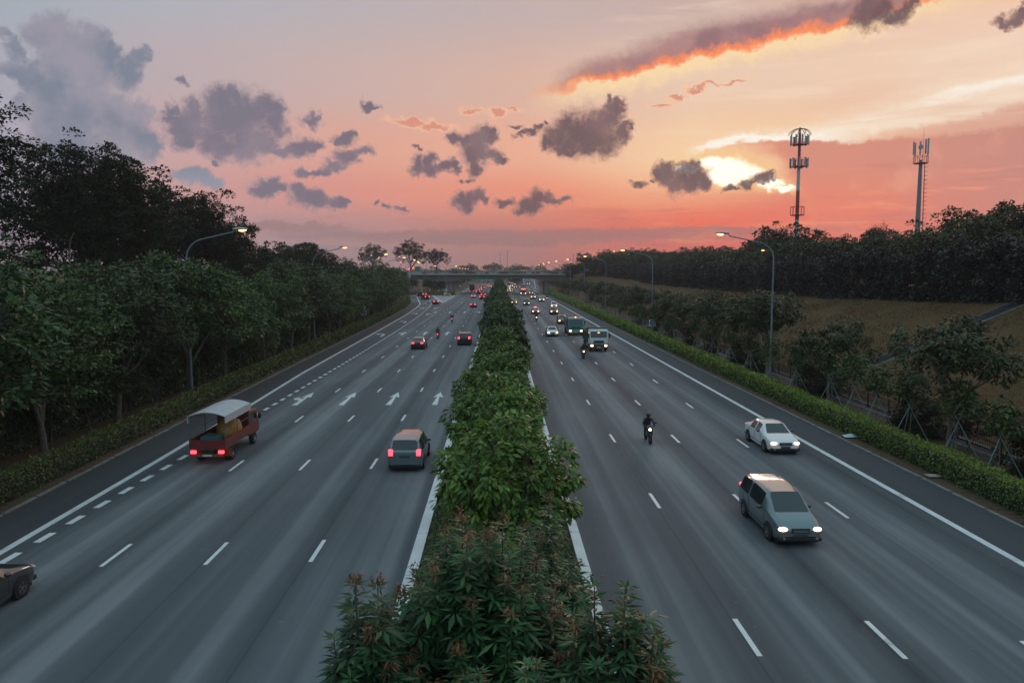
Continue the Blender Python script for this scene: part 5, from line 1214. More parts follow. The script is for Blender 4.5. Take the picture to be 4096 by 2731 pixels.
V, F, q = leaf_geo(C, unit(rng.normal(size=(k,3))+np.array([0,0,.3])), unit(rng.normal(size=(k,3))+np.array([0,-.3,1])), .42, .28)
tag(link(bpy.data.objects.new('island_hedge', fast_mesh('island_hedge', V, F, L_FAR, rng.uniform(.2,.8,k)))), 'low dark hedge planted in the gore island', 'hedge')
YEL = mat('barrier_yellow', (.62,.30,.03), .55, vary=.2)
o = empty('crash_cushion', (-20.6, 303.6, 0)); tag(o, 'orange-yellow crash cushion on the nose of the gore island', 'crash cushion')
MB().box(-1.0,1.0,0,1.6,.05,.85).build('body', YEL, o, bevel=.08); MB().box(-1.9,1.15,1.6,2.0,.05,1.0).build('rail', RAIL, o)
for s in (-.6,0,.6): MB().box(s-.12,s+.12,-.02,0,.15,.75).build('black_stripe', BLK, o)
o = empty('crash_cushion', (-17.9, 322, 0)); tag(o, 'yellow barrier end in front of the left bridge pier', 'crash cushion')
MB().box(-1.0,1.0,0,1.4,.05,1.0).build('body', YEL, o, bevel=.08); MB().box(-1,1.2,1.4,6,.05,.9).build('rail', BC, o)
o = empty('pier_barrier', (20.1, 322, 0)); tag(o, 'reddish-brown barrier at the foot of the right bridge pier', 'barrier')
MB().box(-1.0,1.0,0,9,.0,.9,.1).build('body', mat('barrier_brown', (.19,.12,.09), .8, vary=.2), o)
# litter on the verge
o = MB().add([(-.55,-.25,.03),(.5,-.35,.05),(.6,.2,.03),(.1,.35,.14),(-.5,.3,.04)], [(0,1,3,4),(1,2,3)]).build('paper_scrap', mat('paper_blue', (.46,.60,.66), .7), None, loc=(21.55,45.0,0)); tag(o, 'crumpled pale blue sheet lying against the bright green hedge', 'litter')
o = MB().box(-.5,.5,-.2,.25,.0,.035).build('cardboard_scrap', mat('cardboard', (.42,.31,.25), .8), None, loc=(21.6,36.1,0.02)); tag(o, 'flat tan piece of cardboard on the brown verge', 'litter')
o = MB().add([(-.2,-.1,.03),(.2,-.12,.03),(.16,.12,.09),(-.15,.15,.05)], [(0,1,2,3)]).build('paper_scrap', mat('paper_white', (.6,.6,.6), .7), None, loc=(-22.1,49.2,0)); tag(o, 'small white scrap of paper on the exit-side verge', 'litter')
# ------------------------------------------------------------------ vehicles
GLASS = mat('car_glass', (.018,.028,.032), .06, spec=.7); TYRE = mat('tyre', (.014,.014,.015), .9); RIM = mat('wheel_rim', (.35,.36,.37), .3, .8); TRIM = mat('black_trim', (.016,.016,.018), .55)
TAIL = mat('tail_lamp', (.5,.02,.03), .25, emit=(1.0,.035,.055), estr=6.0); HEADL = mat('head_lamp', (.9,.85,.75), .2, emit=(1.0,.55,.26), estr=8.0)
HEADW = mat('head_lamp_white', (.9,.9,.85), .2, emit=(1.0,.82,.60), estr=20.0); AMBER = mat('amber_lamp', (.7,.3,.04), .3, emit=(1,.32,.05), estr=5); PLATE = mat('number_plate', (.05,.05,.05), .5); PLATEW = mat('number_plate_pale', (.55,.55,.5), .5)
CHROME = mat('chrome', (.6,.6,.6), .15, .9)
def paint(name, c, metal=.3): return mat('paint_'+name, c, .30, metal, coat=.8)
P_ = {'black':paint('black',(.012,.013,.015)),'charcoal':paint('charcoal',(.045,.050,.055)),'silver':paint('silver',(.42,.43,.44),.6),'white':paint('white',(.70,.71,.71),.0),'maroon':paint('maroon',(.10,.016,.018)),
      'red':paint('red',(.22,.028,.024)),'grey':paint('grey',(.17,.18,.19),.5),'teal':paint('teal',(.004,.20,.175),.0),'tealgrey':paint('teal_grey',(.15,.20,.21),.5),'blue':paint('blue',(.02,.05,.12)),'bronze':paint('bronze',(.10,.075,.06),.5),'lorryred':mat('paint_lorry_red',(.17,.022,.018),.5)}
def wheel(root, x, y, r=.32, w=.21):
    s = 1 if x > 0 else -1
    t = MB().ring((x,y,r),(1,0,0),[(r*.60,-w*.45),(r*.86,-w*.5),(r,-w*.36),(r,w*.36),(r*.86,w*.5),(r*.60,w*.45)],22).build('wheel', TYRE, root, True)
    m = MB().ring((x+s*w*.30,y,r),(s,0,0),[(r*.52,-.02),(r*.64,-.02),(r*.64,.03),(r*.56,.03)],20); m.cyl((x+s*w*.30,y,r),(1,0,0),r*.16,.05,12)
    for k in range(5):
        a = 6.283*k/5; m.bar((x+s*w*.30,y+math.cos(a)*r*.12,r+math.sin(a)*r*.12),(x+s*w*.30,y+math.cos(a)*r*.56,r+math.sin(a)*r*.56),.05,.03)
    m.build('rim', RIM, t)
# stations: y, bottom z, sill half-width, mid z, mid hw, belt z, belt hw, rail z, rail hw, roof z, roof hw(inner), flag of the bay that FOLLOWS
STN = {
 'sedan': (4.6, [(-2.30,.42,.70,.62,.76,.88,.70,.90,.62,.91,.55,''),(-2.16,.30,.80,.62,.86,.97,.80,1.00,.70,1.01,.62,''),(-1.72,.24,.83,.62,.89,.99,.85,1.03,.72,1.04,.64,'r'),(-1.02,.22,.84,.62,.90,.97,.87,1.36,.62,1.41,.50,'s'),(-.30,.22,.84,.62,.90,.96,.87,1.41,.63,1.455,.51,'p'),(-.18,.22,.84,.62,.90,.96,.87,1.41,.63,1.455,.51,'s'),(.42,.22,.84,.62,.90,.95,.87,1.36,.61,1.41,.50,'w'),(1.16,.23,.84,.60,.89,.93,.85,.98,.74,.995,.66,''),(1.80,.25,.83,.58,.88,.84,.83,.89,.70,.905,.62,''),(2.16,.30,.80,.54,.84,.72,.78,.77,.66,.785,.58,''),(2.30,.40,.66,.52,.70,.62,.66,.64,.56,.65,.50,'')]),
 'hatch': (4.1, [(-2.05,.42,.70,.66,.76,.95,.74,.97,.66,.98,.58,''),(-1.98,.30,.80,.64,.85,1.00,.82,1.03,.72,1.04,.64,'r'),(-1.55,.24,.82,.62,.88,1.0,.85,1.42,.63,1.47,.52,'s'),(-.42,.22,.83,.62,.88,.98,.86,1.48,.64,1.525,.52,'p'),(-.30,.22,.83,.62,.88,.98,.86,1.48,.64,1.525,.52,'s'),(.45,.22,.83,.62,.88,.97,.86,1.43,.62,1.48,.50,'w'),(1.18,.23,.83,.60,.87,.95,.84,1.02,.72,1.035,.64,''),(1.72,.26,.81,.58,.86,.84,.80,.89,.68,.905,.60,''),(1.95,.32,.76,.54,.80,.72,.74,.76,.64,.775,.56,''),(2.05,.42,.64,.52,.68,.62,.64,.64,.56,.65,.50,'')]),
 'suv': (4.7, [(-2.35,.48,.74,.80,.80,1.08,.78,1.11,.70,1.12,.62,''),(-2.27,.36,.84,.80,.90,1.12,.86,1.16,.76,1.17,.68,'r'),(-1.92,.32,.86,.80,.92,1.12,.89,1.60,.68,1.65,.57,'s'),(-.92,.30,.86,.78,.92,1.10,.90,1.66,.69,1.71,.58,'p'),(-.80,.30,.86,.78,.92,1.10,.90,1.66,.69,1.71,.58,'s'),(.42,.30,.86,.78,.92,1.08,.90,1.60,.67,1.66,.56,'w'),(1.06,.31,.86,.76,.92,1.06,.88,1.13,.76,1.15,.68,''),(1.85,.34,.85,.72,.91,.98,.85,1.03,.74,1.045,.66,''),(2.22,.40,.80,.68,.86,.84,.80,.89,.70,.905,.62,''),(2.35,.50,.70,.64,.74,.74,.70,.77,.60,.78,.54,'')]),
 'mpv': (4.6, [(-2.30,.42,.74,.75,.80,1.04,.78,1.07,.70,1.08,.62,''),(-2.24,.30,.83,.72,.88,1.08,.85,1.12,.76,1.13,.68,'r'),(-1.98,.26,.84,.70,.90,1.08,.88,1.55,.68,1.60,.57,'s'),(-.90,.24,.85,.68,.90,1.05,.89,1.62,.69,1.67,.58,'p'),(-.78,.24,.85,.68,.90,1.05,.89,1.62,.69,1.67,.58,'s'),(.55,.24,.85,.66,.90,1.02,.88,1.54,.66,1.60,.55,'w'),(1.42,.25,.84,.64,.89,.98,.86,1.04,.74,1.06,.66,''),(1.92,.28,.82,.60,.86,.86,.80,.91,.68,.925,.60,''),(2.20,.34,.76,.56,.80,.72,.74,.76,.64,.775,.56,''),(2.30,.44,.64,.52,.68,.62,.64,.64,.56,.65,.50,'')]),
 'van': (4.7, [(-2.35,.42,.76,.80,.82,1.15,.82,1.70,.74,1.74,.64,''),(-2.30,.32,.82,.78,.86,1.15,.86,1.86,.78,1.91,.68,'q'),(-1.6,.28,.84,.76,.87,1.14,.87,1.90,.79,1.95,.69,'q'),(-.2,.28,.84,.74,.87,1.12,.87,1.90,.79,1.95,.69,'p'),(-.1,.28,.84,.74,.87,1.12,.87,1.90,.79,1.95,.69,'s'),(1.05,.28,.84,.72,.87,1.08,.87,1.84,.76,1.90,.66,'w'),(1.95,.30,.84,.70,.87,1.04,.85,1.10,.76,1.12,.68,''),(2.24,.34,.80,.64,.84,.88,.80,.92,.70,.94,.62,''),(2.35,.44,.72,.56,.76,.70,.72,.73,.62,.74,.56,'')]),
}
def car_shell(kind):
    L, st = STN[kind]; bm = bmesh.new(); cl = bm.edges.layers.float.new('crease_edge'); rings = []
    for s in st:
        y, zb, wb, zm, wm, zl, wl, zr, wr, zt, wt, fl = s
        half = [(0,zb),(wb,zb),(wm,zm),(wl,zl),(wr,zr),(wt,zt),(0,zt+.015)]
        pts = half+[(-x,z) for x,z in half[-2:0:-1]]
        rings.append([bm.verts.new((x,y,z)) for x,z in pts])
    n_ = 12
    for i in range(len(rings)-1):
        fl = st[i][11]
        for j in range(n_):
            a, b = rings[i][j], rings[i][(j+1)%n_]; c, d = rings[i+1][(j+1)%n_], rings[i+1][j]
            f = bm.faces.new((a,b,c,d)); jj = j if j < 6 else 11-j
            mi = 0
            if jj == 0: mi = 4
            if fl == 'w' and jj == 5: mi = 1
            if fl == 'r' and jj == 5: mi = 2
            if fl in ('s',) and jj == 3: mi = 3
            if fl == 'q' and jj == 3 and kind == 'van': mi = 0
            f.material_index = mi
    bm.faces.new(rings[0][::-1]); bm.faces.new(rings[-1])
    bm.verts.ensure_lookup_table()
    for e in bm.edges:
        ms = {f.material_index for f in e.link_faces}
        if len(ms) > 1: e[cl] = 1.0
        va, vb = e.verts
        if abs(va.co.y-vb.co.y) > .05:
            for r in rings: pass
    for i in range(len(rings)-1):
        for j in (1, 3, 9, 11):
            e = bm.edges.get((rings[i][j], rings[i+1][j]))
            if e: e[cl] = max(e[cl], .45)
        for j in (4, 5, 7, 8):
            e = bm.edges.get((rings[i][j], rings[i+1][j]))
            if e: e[cl] = max(e[cl], .25)
    vl = bm.verts.layers.float.new('crease_vert')
    for f in bm.faces:
        if f.material_index in (1,2,3):
            for l in f.loops:
                if sum(1 for e in l.vert.link_edges if len({q.material_index for q in e.link_faces}) > 1) == 2 and l.vert.co.x != 0: l.vert[vl] = .8
    bmesh.ops.recalc_face_normals(bm, faces=bm.faces)
    me = bpy.data.meshes.new('shell'); bm.to_mesh(me); bm.free()
    for m in (TRIM,)*5: me.materials.append(m)
    tmp = bpy.data.objects.new('tmp', me); col.objects.link(tmp)
    md = tmp.modifiers.new('s', 'SUBSURF'); md.levels = 2; md.render_levels = 2
    dg = bpy.context.evaluated_depsgraph_get(); ev = bpy.data.meshes.new_from_object(tmp.evaluated_get(dg)); bpy.data.objects.remove(tmp)
    co = np.empty(len(ev.vertices)*3); ev.vertices.foreach_get('co', co); co = co.reshape(-1,3)
    groups = {}
    for p in ev.polygons: groups.setdefault(p.material_index, []).append(tuple(p.vertices))
    parts = []
    def islands(fs):
        par = {}
        def find(a):
            while par.setdefault(a, a) != a: par[a] = par[par[a]]; a = par[a]
            return a
        for f in fs:
            for v in f[1:]: par[find(v)] = find(f[0])
        out = {}
        for f in fs: out.setdefault(find(f[0]), []).append(f)
        return list(out.values())
    for mi, fs in [(mi, isl) for mi, fs0 in groups.items() for isl in (islands(fs0) if mi else [fs0])]:
        used = sorted({v for f in fs for v in f}); mp = {v:i for i,v in enumerate(used)}
        q = bpy.data.meshes.new('p'); q.from_pydata([tuple(co[v]) for v in used], [], [tuple(mp[v] for v in f) for f in fs]); q.polygons.foreach_set('use_smooth', [True]*len(q.polygons)); parts.append((mi, q))
    return L, parts
NM = {0:'body',1:'windscreen',2:'rear_window',3:'side_window',4:'underside'}
CARS = {}
def car_proto(kind):
    L, parts = car_shell(kind); root = empty('parked_car' if 0 else {'sedan':'car','hatch':'car','suv':'car','mpv':'car','van':'van'}[kind], (0,0,0))
    for mi, me in parts:
        me.materials.append(P_['silver'] if mi == 0 else (TRIM if mi == 4 else GLASS))
        o = link(bpy.data.objects.new(NM[mi], me), root)
        if mi == 0: o.material_slots[0].link = 'OBJECT'; o.material_slots[0].material = P_['silver']
    if kind == 'van':
        for sy in (-1,1):
            pass
        MB().box(-.56,.56,-2.375,-2.32,1.12,1.66).build('rear_window', GLASS, root, bevel=.02)
    from mathutils.bvhtree import BVHTree
    bme = [me for mi, me in parts if mi == 0][0]
    bv = BVHTree.FromPolygons([tuple(v.co) for v in bme.vertices], [tuple(p.vertices) for p in bme.polygons])
    def skin_x(y, z, s):
        h = bv.ray_cast(Vector((s*2, y, z)), Vector((-s, 0, 0)))
        return h[0].x if h[0] is not None else None
    zb_ = {'sedan':.93,'hatch':.97,'suv':1.06,'mpv':1.0,'van':1.1}[kind]; front = {'sedan':.78,'hatch':.80,'suv':.72,'mpv':.92,'van':1.35}[kind]
    for s in (-1,1):
        ds = MB()
        for y in (front, -.24 if kind != 'mpv' else -.84, {'sedan':-1.1,'hatch':-1.2,'suv':-1.25,'mpv':-1.5,'van':-1.5}[kind]):
            pts = []
            for z in np.linspace(.38, zb_-.02, 7):
                x = skin_x(y, z, s)
                if x is not None: pts.append((x+s*.002, y, z))
            if len(pts) > 2: ds.tube(pts, .009, 5)
        pts = [(x+s*.004, y, .40) for y in np.linspace(-1.0, .9, 9) for x in [skin_x(y, .40, s)] if x is not None]
        if len(pts) > 2: ds.tube(pts, .014, 5)
        ds.build('door_seams', TRIM, root)
        for y in (front-.82, front-1.62):
            x = skin_x(y, zb_-.10, s)
            if x is not None and kind != 'van': MB().box(x-.012,x+.012,y-.09,y+.09,zb_-.115,zb_-.085).build('door_handle', CHROME, root, bevel=.006)
    wy = {'sedan':1.36,'hatch':1.26,'suv':1.40,'mpv':1.38,'van':1.42}[kind]; r = .36 if kind == 'suv' else .32; hw = {'sedan':.82,'hatch':.80,'suv':.84,'mpv':.82,'van':.80}[kind]
    for y in (-wy, wy):
        for s in (-1,1): wheel(root, s*hw, y, r)
    for s in (-1,1):
        for y in (-wy, wy): MB().cyl((s*(hw+.035),y,r+.02),(1,0,0),r+.055,.10,22).build('wheel_arch', TRIM, root, True)
    h2 = L/2
    zt = {'sedan':.86,'hatch':.92,'suv':1.02,'mpv':1.00,'van':.82}[kind]; zh = {'sedan':.66,'hatch':.68,'suv':.80,'mpv':.68,'van':.74}[kind]
    for s in (-1,1):
        tall = kind in ('suv','mpv','van','hatch')
        if tall: MB().box(s*.70-.11,s*.70+.11,-h2-.012,-h2+.25,zt-.13,zt+.17).build('tail_lamp', TAIL, root, bevel=.025)
        else: MB().box(s*.58-.17,s*.58+.17,-h2-.012,-h2+.2,zt-.09,zt+.05).build('tail_lamp', TAIL, root, bevel=.025)
        MB().ell((s*.62,h2-.10,zh),(.18,.125,.075),14,8).build('headlight', HEADL, root, True)
        MB().ell((s*.96,.62 if kind != 'van' else 1.35,1.04 if kind != 'van' else 1.25),(.11,.08,.075),10,6).build('wing_mirror', P_['charcoal'], root, True)
    MB().box(-.34,.34,h2-.05,h2+.012,zh-.12,zh+.05).build('grille', TRIM, root, bevel=.015)
    MB().box(-.26,.26,h2-.02,h2+.022,zh-.26,zh-.15).build('number_plate', PLATE, root); MB().box(-.26,.26,-h2-.022,-h2+.05,zt-.24,zt-.13).build('number_plate', PLATE, root)
    MB().box(-.78,.78,-h2+.28,h2-.28,.13,.32).build('chassis', TRIM, root)  # added block: shuts out skylight under the car, darkening the road there
    for s in (-1,1): MB().cyl((s*.60,h2-.03,.36),(0,1,0),.055,.08,10).build('fog_lamp', CHROME, root)
    MB().box(-.28,.28,h2+.005,h2+.018,zh-.03,zh-.01).box(-.28,.28,h2+.005,h2+.018,zh-.08,zh-.06).build('grille_bars', CHROME, root)
    MB().box(-.80,.80,h2-.22,h2-.02,.24,.40).build('bumper', TRIM, root, bevel=.05); MB().box(-.80,.80,-h2+.02,-h2+.25,.28,.46).build('bumper', TRIM, root, bevel=.05)
    if kind in ('suv',):
        for s in (-1,1): MB().tube([(s*.60,-1.6,1.70),(s*.60,-1.4,1.76),(s*.60,.1,1.77),(s*.60,.35,1.70)],.025,6).build('roof_rail', CHROME, root, True)
    return root
used_proto = {}
def place_car(kind, x, y, colour, label, facing=1, group=None, front=False, name=None, light=None):
    """y: the end of the car nearest the viewer"""
    if kind not in CARS: CARS[kind] = car_proto(kind); o = CARS[kind]
    else: o = copy_tree(CARS[kind])
    L = STN[kind][0]; o.location = (x, y+L/2, 0.0); o.rotation_euler = (0,0,0 if facing > 0 else math.pi)
    tag(o, label, 'car' if kind != 'van' else 'van', group or ('cars heading away' if facing > 0 else 'oncoming cars'))
    for ch in kids(o):
        if ch.name.startswith('body'): ch.material_slots[0].link = 'OBJECT'; ch.material_slots[0].material = P_[colour]
    if name: o.name = name
    return o
def rot(o, deg): o.rotation_euler.z += R(deg); return o
# heading away on the left carriageway
place_car('mpv', -4.75, 37.2, 'tealgrey', 'grey-green people carrier with both tail lamps lit next to the median')
o = place_car('sedan', -10.5, 96.6, 'black', 'black saloon with pinkish roof ahead of the median car, straddling a lane line')
place_car('suv', -4.75, 101.6, 'black', 'black estate with roof rails braking next to the median')
place_car('sedan', -7.2, 206.8, 'charcoal', 'dark car in the second lane beyond the two motorcycles')
place_car('sedan', -9.5, 278.5, 'silver', 'silver saloon in the middle lane just before the bridge shadow')
place_car('mpv', -6.0, 264.3, 'maroon', 'maroon people carrier ahead of the dark car near the bridge')
place_car('suv', -6.1, 291.9, 'black', 'black car tucked directly in front of the maroon people carrier')
place_car('hatch', -9.2, 334.3, 'black', 'small black car in the shadow under the bridge')
place_car('sedan', -9.2, 374.0, 'silver', 'silver car just past the bridge behind a red one')
place_car('hatch', -8.8, 405.6, 'red', 'red car past the bridge beside the small grey lorry')
place_car('suv', -5.2, 438.0, 'white', 'white car beyond the bridge half hidden by the last median tree')
place_car('hatch', -6.5, 472.5, 'silver', 'silver car farthest up the left carriageway by the median')
place_car('sedan', -9.8, 500, 'maroon', 'dark red car in the far distance of the left carriageway')
rot(place_car('suv', -30.4, 295.2, 'charcoal', 'dark grey car turning away at the end of the slip road'), 34)
rot(place_car('suv', -25.9, 262.9, 'black', 'black tall car climbing the slip road between the curved lines'), 24)
rot(place_car('sedan', -19.3, 226.9, 'black', 'black saloon passing the tip of the gore'), 9)
# oncoming on the right carriageway
rot(place_car('mpv', 11.0, 26.6, 'tealgrey', 'teal-grey people carrier nearest on the oncoming side, headlamps lit', -1), 0)

place_car('sedan', 15.7, 40.4, 'white', 'white saloon with doubled lamps next to the solid shoulder line', -1)
place_car('sedan', 8.2, 114.8, 'white', 'white saloon with four lit lamps left of the tipper trucks', -1)
place_car('mpv', 12.0, 141.8, 'bronze', 'brown-grey car half hidden behind the teal tipper', -1)
place_car('suv', 12.6, 172.2, 'charcoal', 'dark estate with one bluish windscreen glint behind the brown-grey car', -1)
place_car('mpv', 14.8, 203.0, 'white', 'white people carrier in the lane by the shoulder behind the dark estate', -1)
tx = place_car('sedan', 8.5, 175.5, 'maroon', 'maroon taxi with a lit red roof sign', -1); tx['category'] = 'taxi'; tx.name = 'taxi'
MB().box(-.30,.30,-.10,.10,1.46,1.64).build('roof_sign', mat('taxi_sign', (.6,.1,.12), .3, emit=(1,.12,.16), estr=4), tx, bevel=.03)
place_car('sedan', 4.5, 226.4, 'maroon', 'dull maroon saloon peeping out beside the dark median trees', -1)
o = place_car('van', 8.0, 218.9, 'bronze', 'pinkish-grey delivery van with broad windscreen', -1)
place_car('suv', 12.1, 268.0, 'silver', 'silver off-roader with four lamps in front of the bus', -1)
place_car('mpv', 13.9, 246.0, 'silver', 'greenish silver car beside the motorcycle near the right pier', -1)
place_car('sedan', 13.8, 325.0, 'silver', 'silver saloon emerging from under the bridge beside the bus', -1)
place_car('sedan', 4.7, 359.3, 'silver', 'silver saloon in the median lane just behind the bridge', -1)
place_car('suv', 4.8, 394.8, 'white', 'white car queueing directly behind the silver saloon past the bridge', -1)
place_car('hatch', 9.4, 438.0, 'charcoal', 'small dark car in the third lane past the bridge', -1)
place_car('mpv', 4.7, 436, 'silver', 'silver people carrier third in the median-lane queue past the bridge', -1)
place_car('suv', 4.6, 478, 'white', 'white car fourth in the median-lane queue past the bridge', -1)
place_car('hatch', 4.6, 512, 'grey', 'grey car at the far end of the median-lane queue', -1)
place_car('sedan', 7.2, 492, 'black', 'black car in the second lane at the far end of the queue', -1)
place_car('sedan', 10.2, 520, 'white', 'white car in the third lane at the far end of the queue', -1)

o = place_car('sedan', -15.7, 19.2, 'charcoal', 'dark car entering at the lower left edge beside the dotted exit line')
for ch in kids(o):
    if ch.name.startswith('headlight'): ch.material_slots[0].link = 'OBJECT'; ch.material_slots[0].material = mat('lamp_glass_unlit', (.35,.36,.37), .12, .3)
# red lorry with white canopy
def lorry():
    r = empty('open_lorry', (-15.25, 39.0+2.9, 0)); tag(r, 'red open lorry with white canopy and an orange load', 'lorry')
    RD = P_['lorryred']
    cab = MB().prism_x([(1.15,.62),(2.85,.62),(2.92,1.05),(2.80,1.28),(2.45,2.02),(1.20,2.08),(1.15,1.9)], -.88, .88).build('cab', RD, r, bevel=.06)
    MB().prism_x([(2.81,1.31),(2.50,1.95),(2.48,1.93),(2.78,1.29)], -.74,.74).build('windscreen', GLASS, cab)
    for s in (-1,1): MB().prism_x([(1.5,1.32),(2.45,1.32),(2.25,1.92),(1.5,1.92)], s*.885-.006, s*.885+.006).build('side_window', GLASS, cab)
    MB().box(-.70,.70,1.13,1.16,1.45,1.95).build('rear_window', GLASS, cab)
    MB().box(-.92,.92,-2.9,1.08,.78,.90).build('bed_floor', mat('bed_wood', (.13,.075,.045), .85, vary=.3), r)
    for s in (-1,1): MB().box(s*.92-.025,s*.92+.025,-2.9,1.08,.90,1.32).box(s*.95-.012,s*.95+.012,-2.8,1.0,1.06,1.14).build('side_board', RD, r)
    MB().box(-.90,.90,-2.93,-2.88,.86,1.30).build('tail_board', RD, r); MB().box(-.90,.90,1.03,1.08,.90,1.9).build('head_board', RD, r)
    fr = MB()
    for s in (-1,1):
        for y in (-2.78,-.85,1.0): fr.tube([(s*.88,y,1.3),(s*.86,y,2.55)],.024,6)
        fr.tube([(s*.88,-2.78,1.75),(s*.88,1.0,1.75)],.018,6)
    fr.build('canopy_frame', mat('frame_blue', (.05,.10,.12), .6), r)
    cv = MB(); n_ = 10; arc = [(-.98+1.96*k/n_, 2.52+.22*math.sin(math.pi*k/n_)) for k in range(n_+1)]
    vs = [(x,-2.92,z) for x,z in arc]+[(x,1.12,z) for x,z in arc]+[(x,-2.92,z+.03) for x,z in arc]+[(x,1.12,z+.03) for x,z in arc]; m = n_+1
    fs = []
    for k in range(n_): fs += [(k,k+1,m+k+1,m+k),(2*m+k,3*m+k,3*m+k+1,2*m+k+1),(k,2*m+k,2*m+k+1,k+1),(m+k,m+k+1,3*m+k+1,3*m+k)]
    cv.add(vs, fs); cv.box(-.99,-.96,-2.92,1.12,2.18,2.53); cv.box(.96,.99,-2.92,1.12,2.18,2.53)
    cv.build('canopy', mat('canopy_white', (.42,.42,.44), .7, vary=.15), r, True)
    MB().box(-.28,.28,-2.8,1.2,.50,.78).build('chassis', TRIM, r)
    for y in (-1.75, 2.0):
        for s in (-1,1): wheel(r, s*.76, y, .36, .26 if y > 0 else .38)
    for s in (-1,1):
        MB().box(s*.72-.14,s*.72+.14,-2.96,-2.86,.60,.74).build('tail_lamp', TAIL, r); MB().ell((s*.66,2.88,.80),(.14,.06,.1),10,6).build('headlight', HEADL, r, True)
        MB().box(s*1.02-.08,s*1.02+.08,2.5,2.58,1.4,1.72).build('wing_mirror', TRIM, r); MB().box(s*.76-.24,s*.76+.24,-2.22,-2.18,.28,.72).build('mud_flap', mat('flap_brown', (.16,.07,.03), .8), r)
    MB().box(-.8,.8,-2.94,-2.86,.42,.54).build('bumper', mat('rust_bar', (.18,.08,.035), .8), r); MB().box(-.24,.24,-2.965,-2.94,.44,.54).build('number_plate', PLATEW, r)
    ld = empty('orange_load', (-15.15, 41.4, .9)); tag(ld, 'bulky orange tarpaulin-wrapped load in the bed of the red lorry', 'load')
    rg = np.random.default_rng(4); b = MB().ell((.1,.3,.42),(.62,1.0,.72),14,10); b.v = [(x+rg.normal(0,.03), y+rg.normal(0,.03), max(0, z+rg.normal(0,.03))) for x,y,z in b.v]
    b.build('tarpaulin', mat('tarp_orange', (.42,.19,.035), .7, vary=.25, vscale=2), ld, True); MB().box(-.7,.1,-1.8,-.7,0,.42).build('crate', mat('crate_teal', (.05,.14,.15), .7), ld, bevel=.02)
lorry()
# tipper trucks
def tipper(x, y, cabm, lowm, bodym, label, white):
    r = empty('tipper_truck', (x, y+3.6, 0), math.pi); tag(r, label, 'truck', 'tipper trucks side by side')
    cab = MB().prism_x([(1.75,.95),(3.50,.95),(3.58,1.25),(3.56,1.72),(3.34,2.62),(3.1,2.80),(1.8,2.82),(1.75,2.6)], -1.14,1.14).build('cab', cabm, r, bevel=.08)
    MB().prism_x([(3.572,1.80),(3.385,2.56),(3.36,2.55),(3.54,1.79)], -1.02,1.02).build('windscreen', GLASS, cab)
    for s in (-1,1):
        MB().prism_x([(2.2,1.75),(3.3,1.75),(3.15,2.52),(2.2,2.52)], s*1.145-.008, s*1.145+.008).build('side_window', GLASS, cab)
        MB().box(s*1.36-.09,s*1.36+.09,3.40,3.48,1.75,2.25).bar((s*1.14,3.4,2.3),(s*1.36,3.44,2.25),.04).build('wing_mirror', TRIM, cab)
        MB().box(s*.98-.10,s*.98+.1,3.0,3.6,.42,.60).build('step', TRIM, cab)
    MB().box(-.62,.62,3.56,3.605,1.12,1.42).build('grille', TRIM if white else mat('grille_teal', (.003,.07,.065), .5), cab, bevel=.01)
    for k in range(3): MB().bar((-.85+k*.62,3.60,1.80),(-.45+k*.62,3.575,1.86),.03,.02).build('wiper', TRIM, cab)
    MB().box(-1.16,1.16,3.40,3.68,.52,.94).build('bumper', lowm, r, bevel=.05)
    MB().box(-.5,.5,3.675,3.69,.66,.78).build('lower_grille', TRIM, r)
    for s in (-1,1): MB().ell((s*.86,3.64,.80),(.20,.10,.13),12,8).build('headlight', HEADL, r, True); 
    MB().box(-.26,.26,3.68,3.70,.54,.65).build('number_plate', PLATEW, r)
    if white:
        vz = MB()
        for k in range(12): vz.box(-1.06+k*.18,-.94+k*.18,2.95,3.14,2.80,2.84)
        vz.build('roof_ribs', mat('rib_grey', (.4,.42,.43), .5), cab); MB().box(-.12,.12,3.50,3.54,2.36,2.44).build('dash_lamp', AMBER, cab)
    else: MB().cyl((0,2.9,2.88),(0,0,1),.1,.14,12).build('beacon', AMBER, cab, True)
    bd = MB()
    bd.box(-1.2,1.2,-3.6,1.55,1.05,1.15); bd.box(-1.22,-1.14,-3.6,1.6,1.1,2.45); bd.box(1.14,1.22,-3.6,1.6,1.1,2.45); bd.box(-1.2,1.2,1.5,1.6,1.1,2.95 if white else 2.7); bd.box(-1.2,1.2,-3.62,-3.52,1.1,2.4)
    for k in range(6):
        for s in (-1,1): bd.box(s*1.25-.04,s*1.25+.04,-3.4+k*.95,-3.28+k*.95,1.1,2.4)
    if white: bd.box(-1.2,1.2,1.5,2.3,2.88,2.98)
    bd.build('tipping_body', bodym, r)
    MB().box(-1.12,1.12,-3.5,1.5,1.16,1.9).build('load', mat('earth_load', (.10,.07,.05), .95, vary=.4), r)
    MB().box(-.45,.45,-3.4,3.2,.62,1.0).build('chassis', TRIM, r)
    for yy in (2.55,-1.3,-2.5):
        for s in (-1,1): wheel(r, s*.98, yy, .50, .30 if yy > 0 else .46)
    for s in (-1,1): MB().box(s*1.1-.03,s*1.1+.03,-.5,1.6,.5,.95).build('side_guard', mat('guard_grey', (.2,.21,.21), .6), r)
TBODY = mat('tipper_green', (.035,.085,.065), .6, vary=.25); TGREY = mat('tipper_grey', (.16,.18,.165), .65, vary=.25)
tipper(11.9, 116.6, P_['teal'], mat('bumper_grey',(.42,.43,.44),.5), TGREY, 'tipper truck with bright teal cab', False)
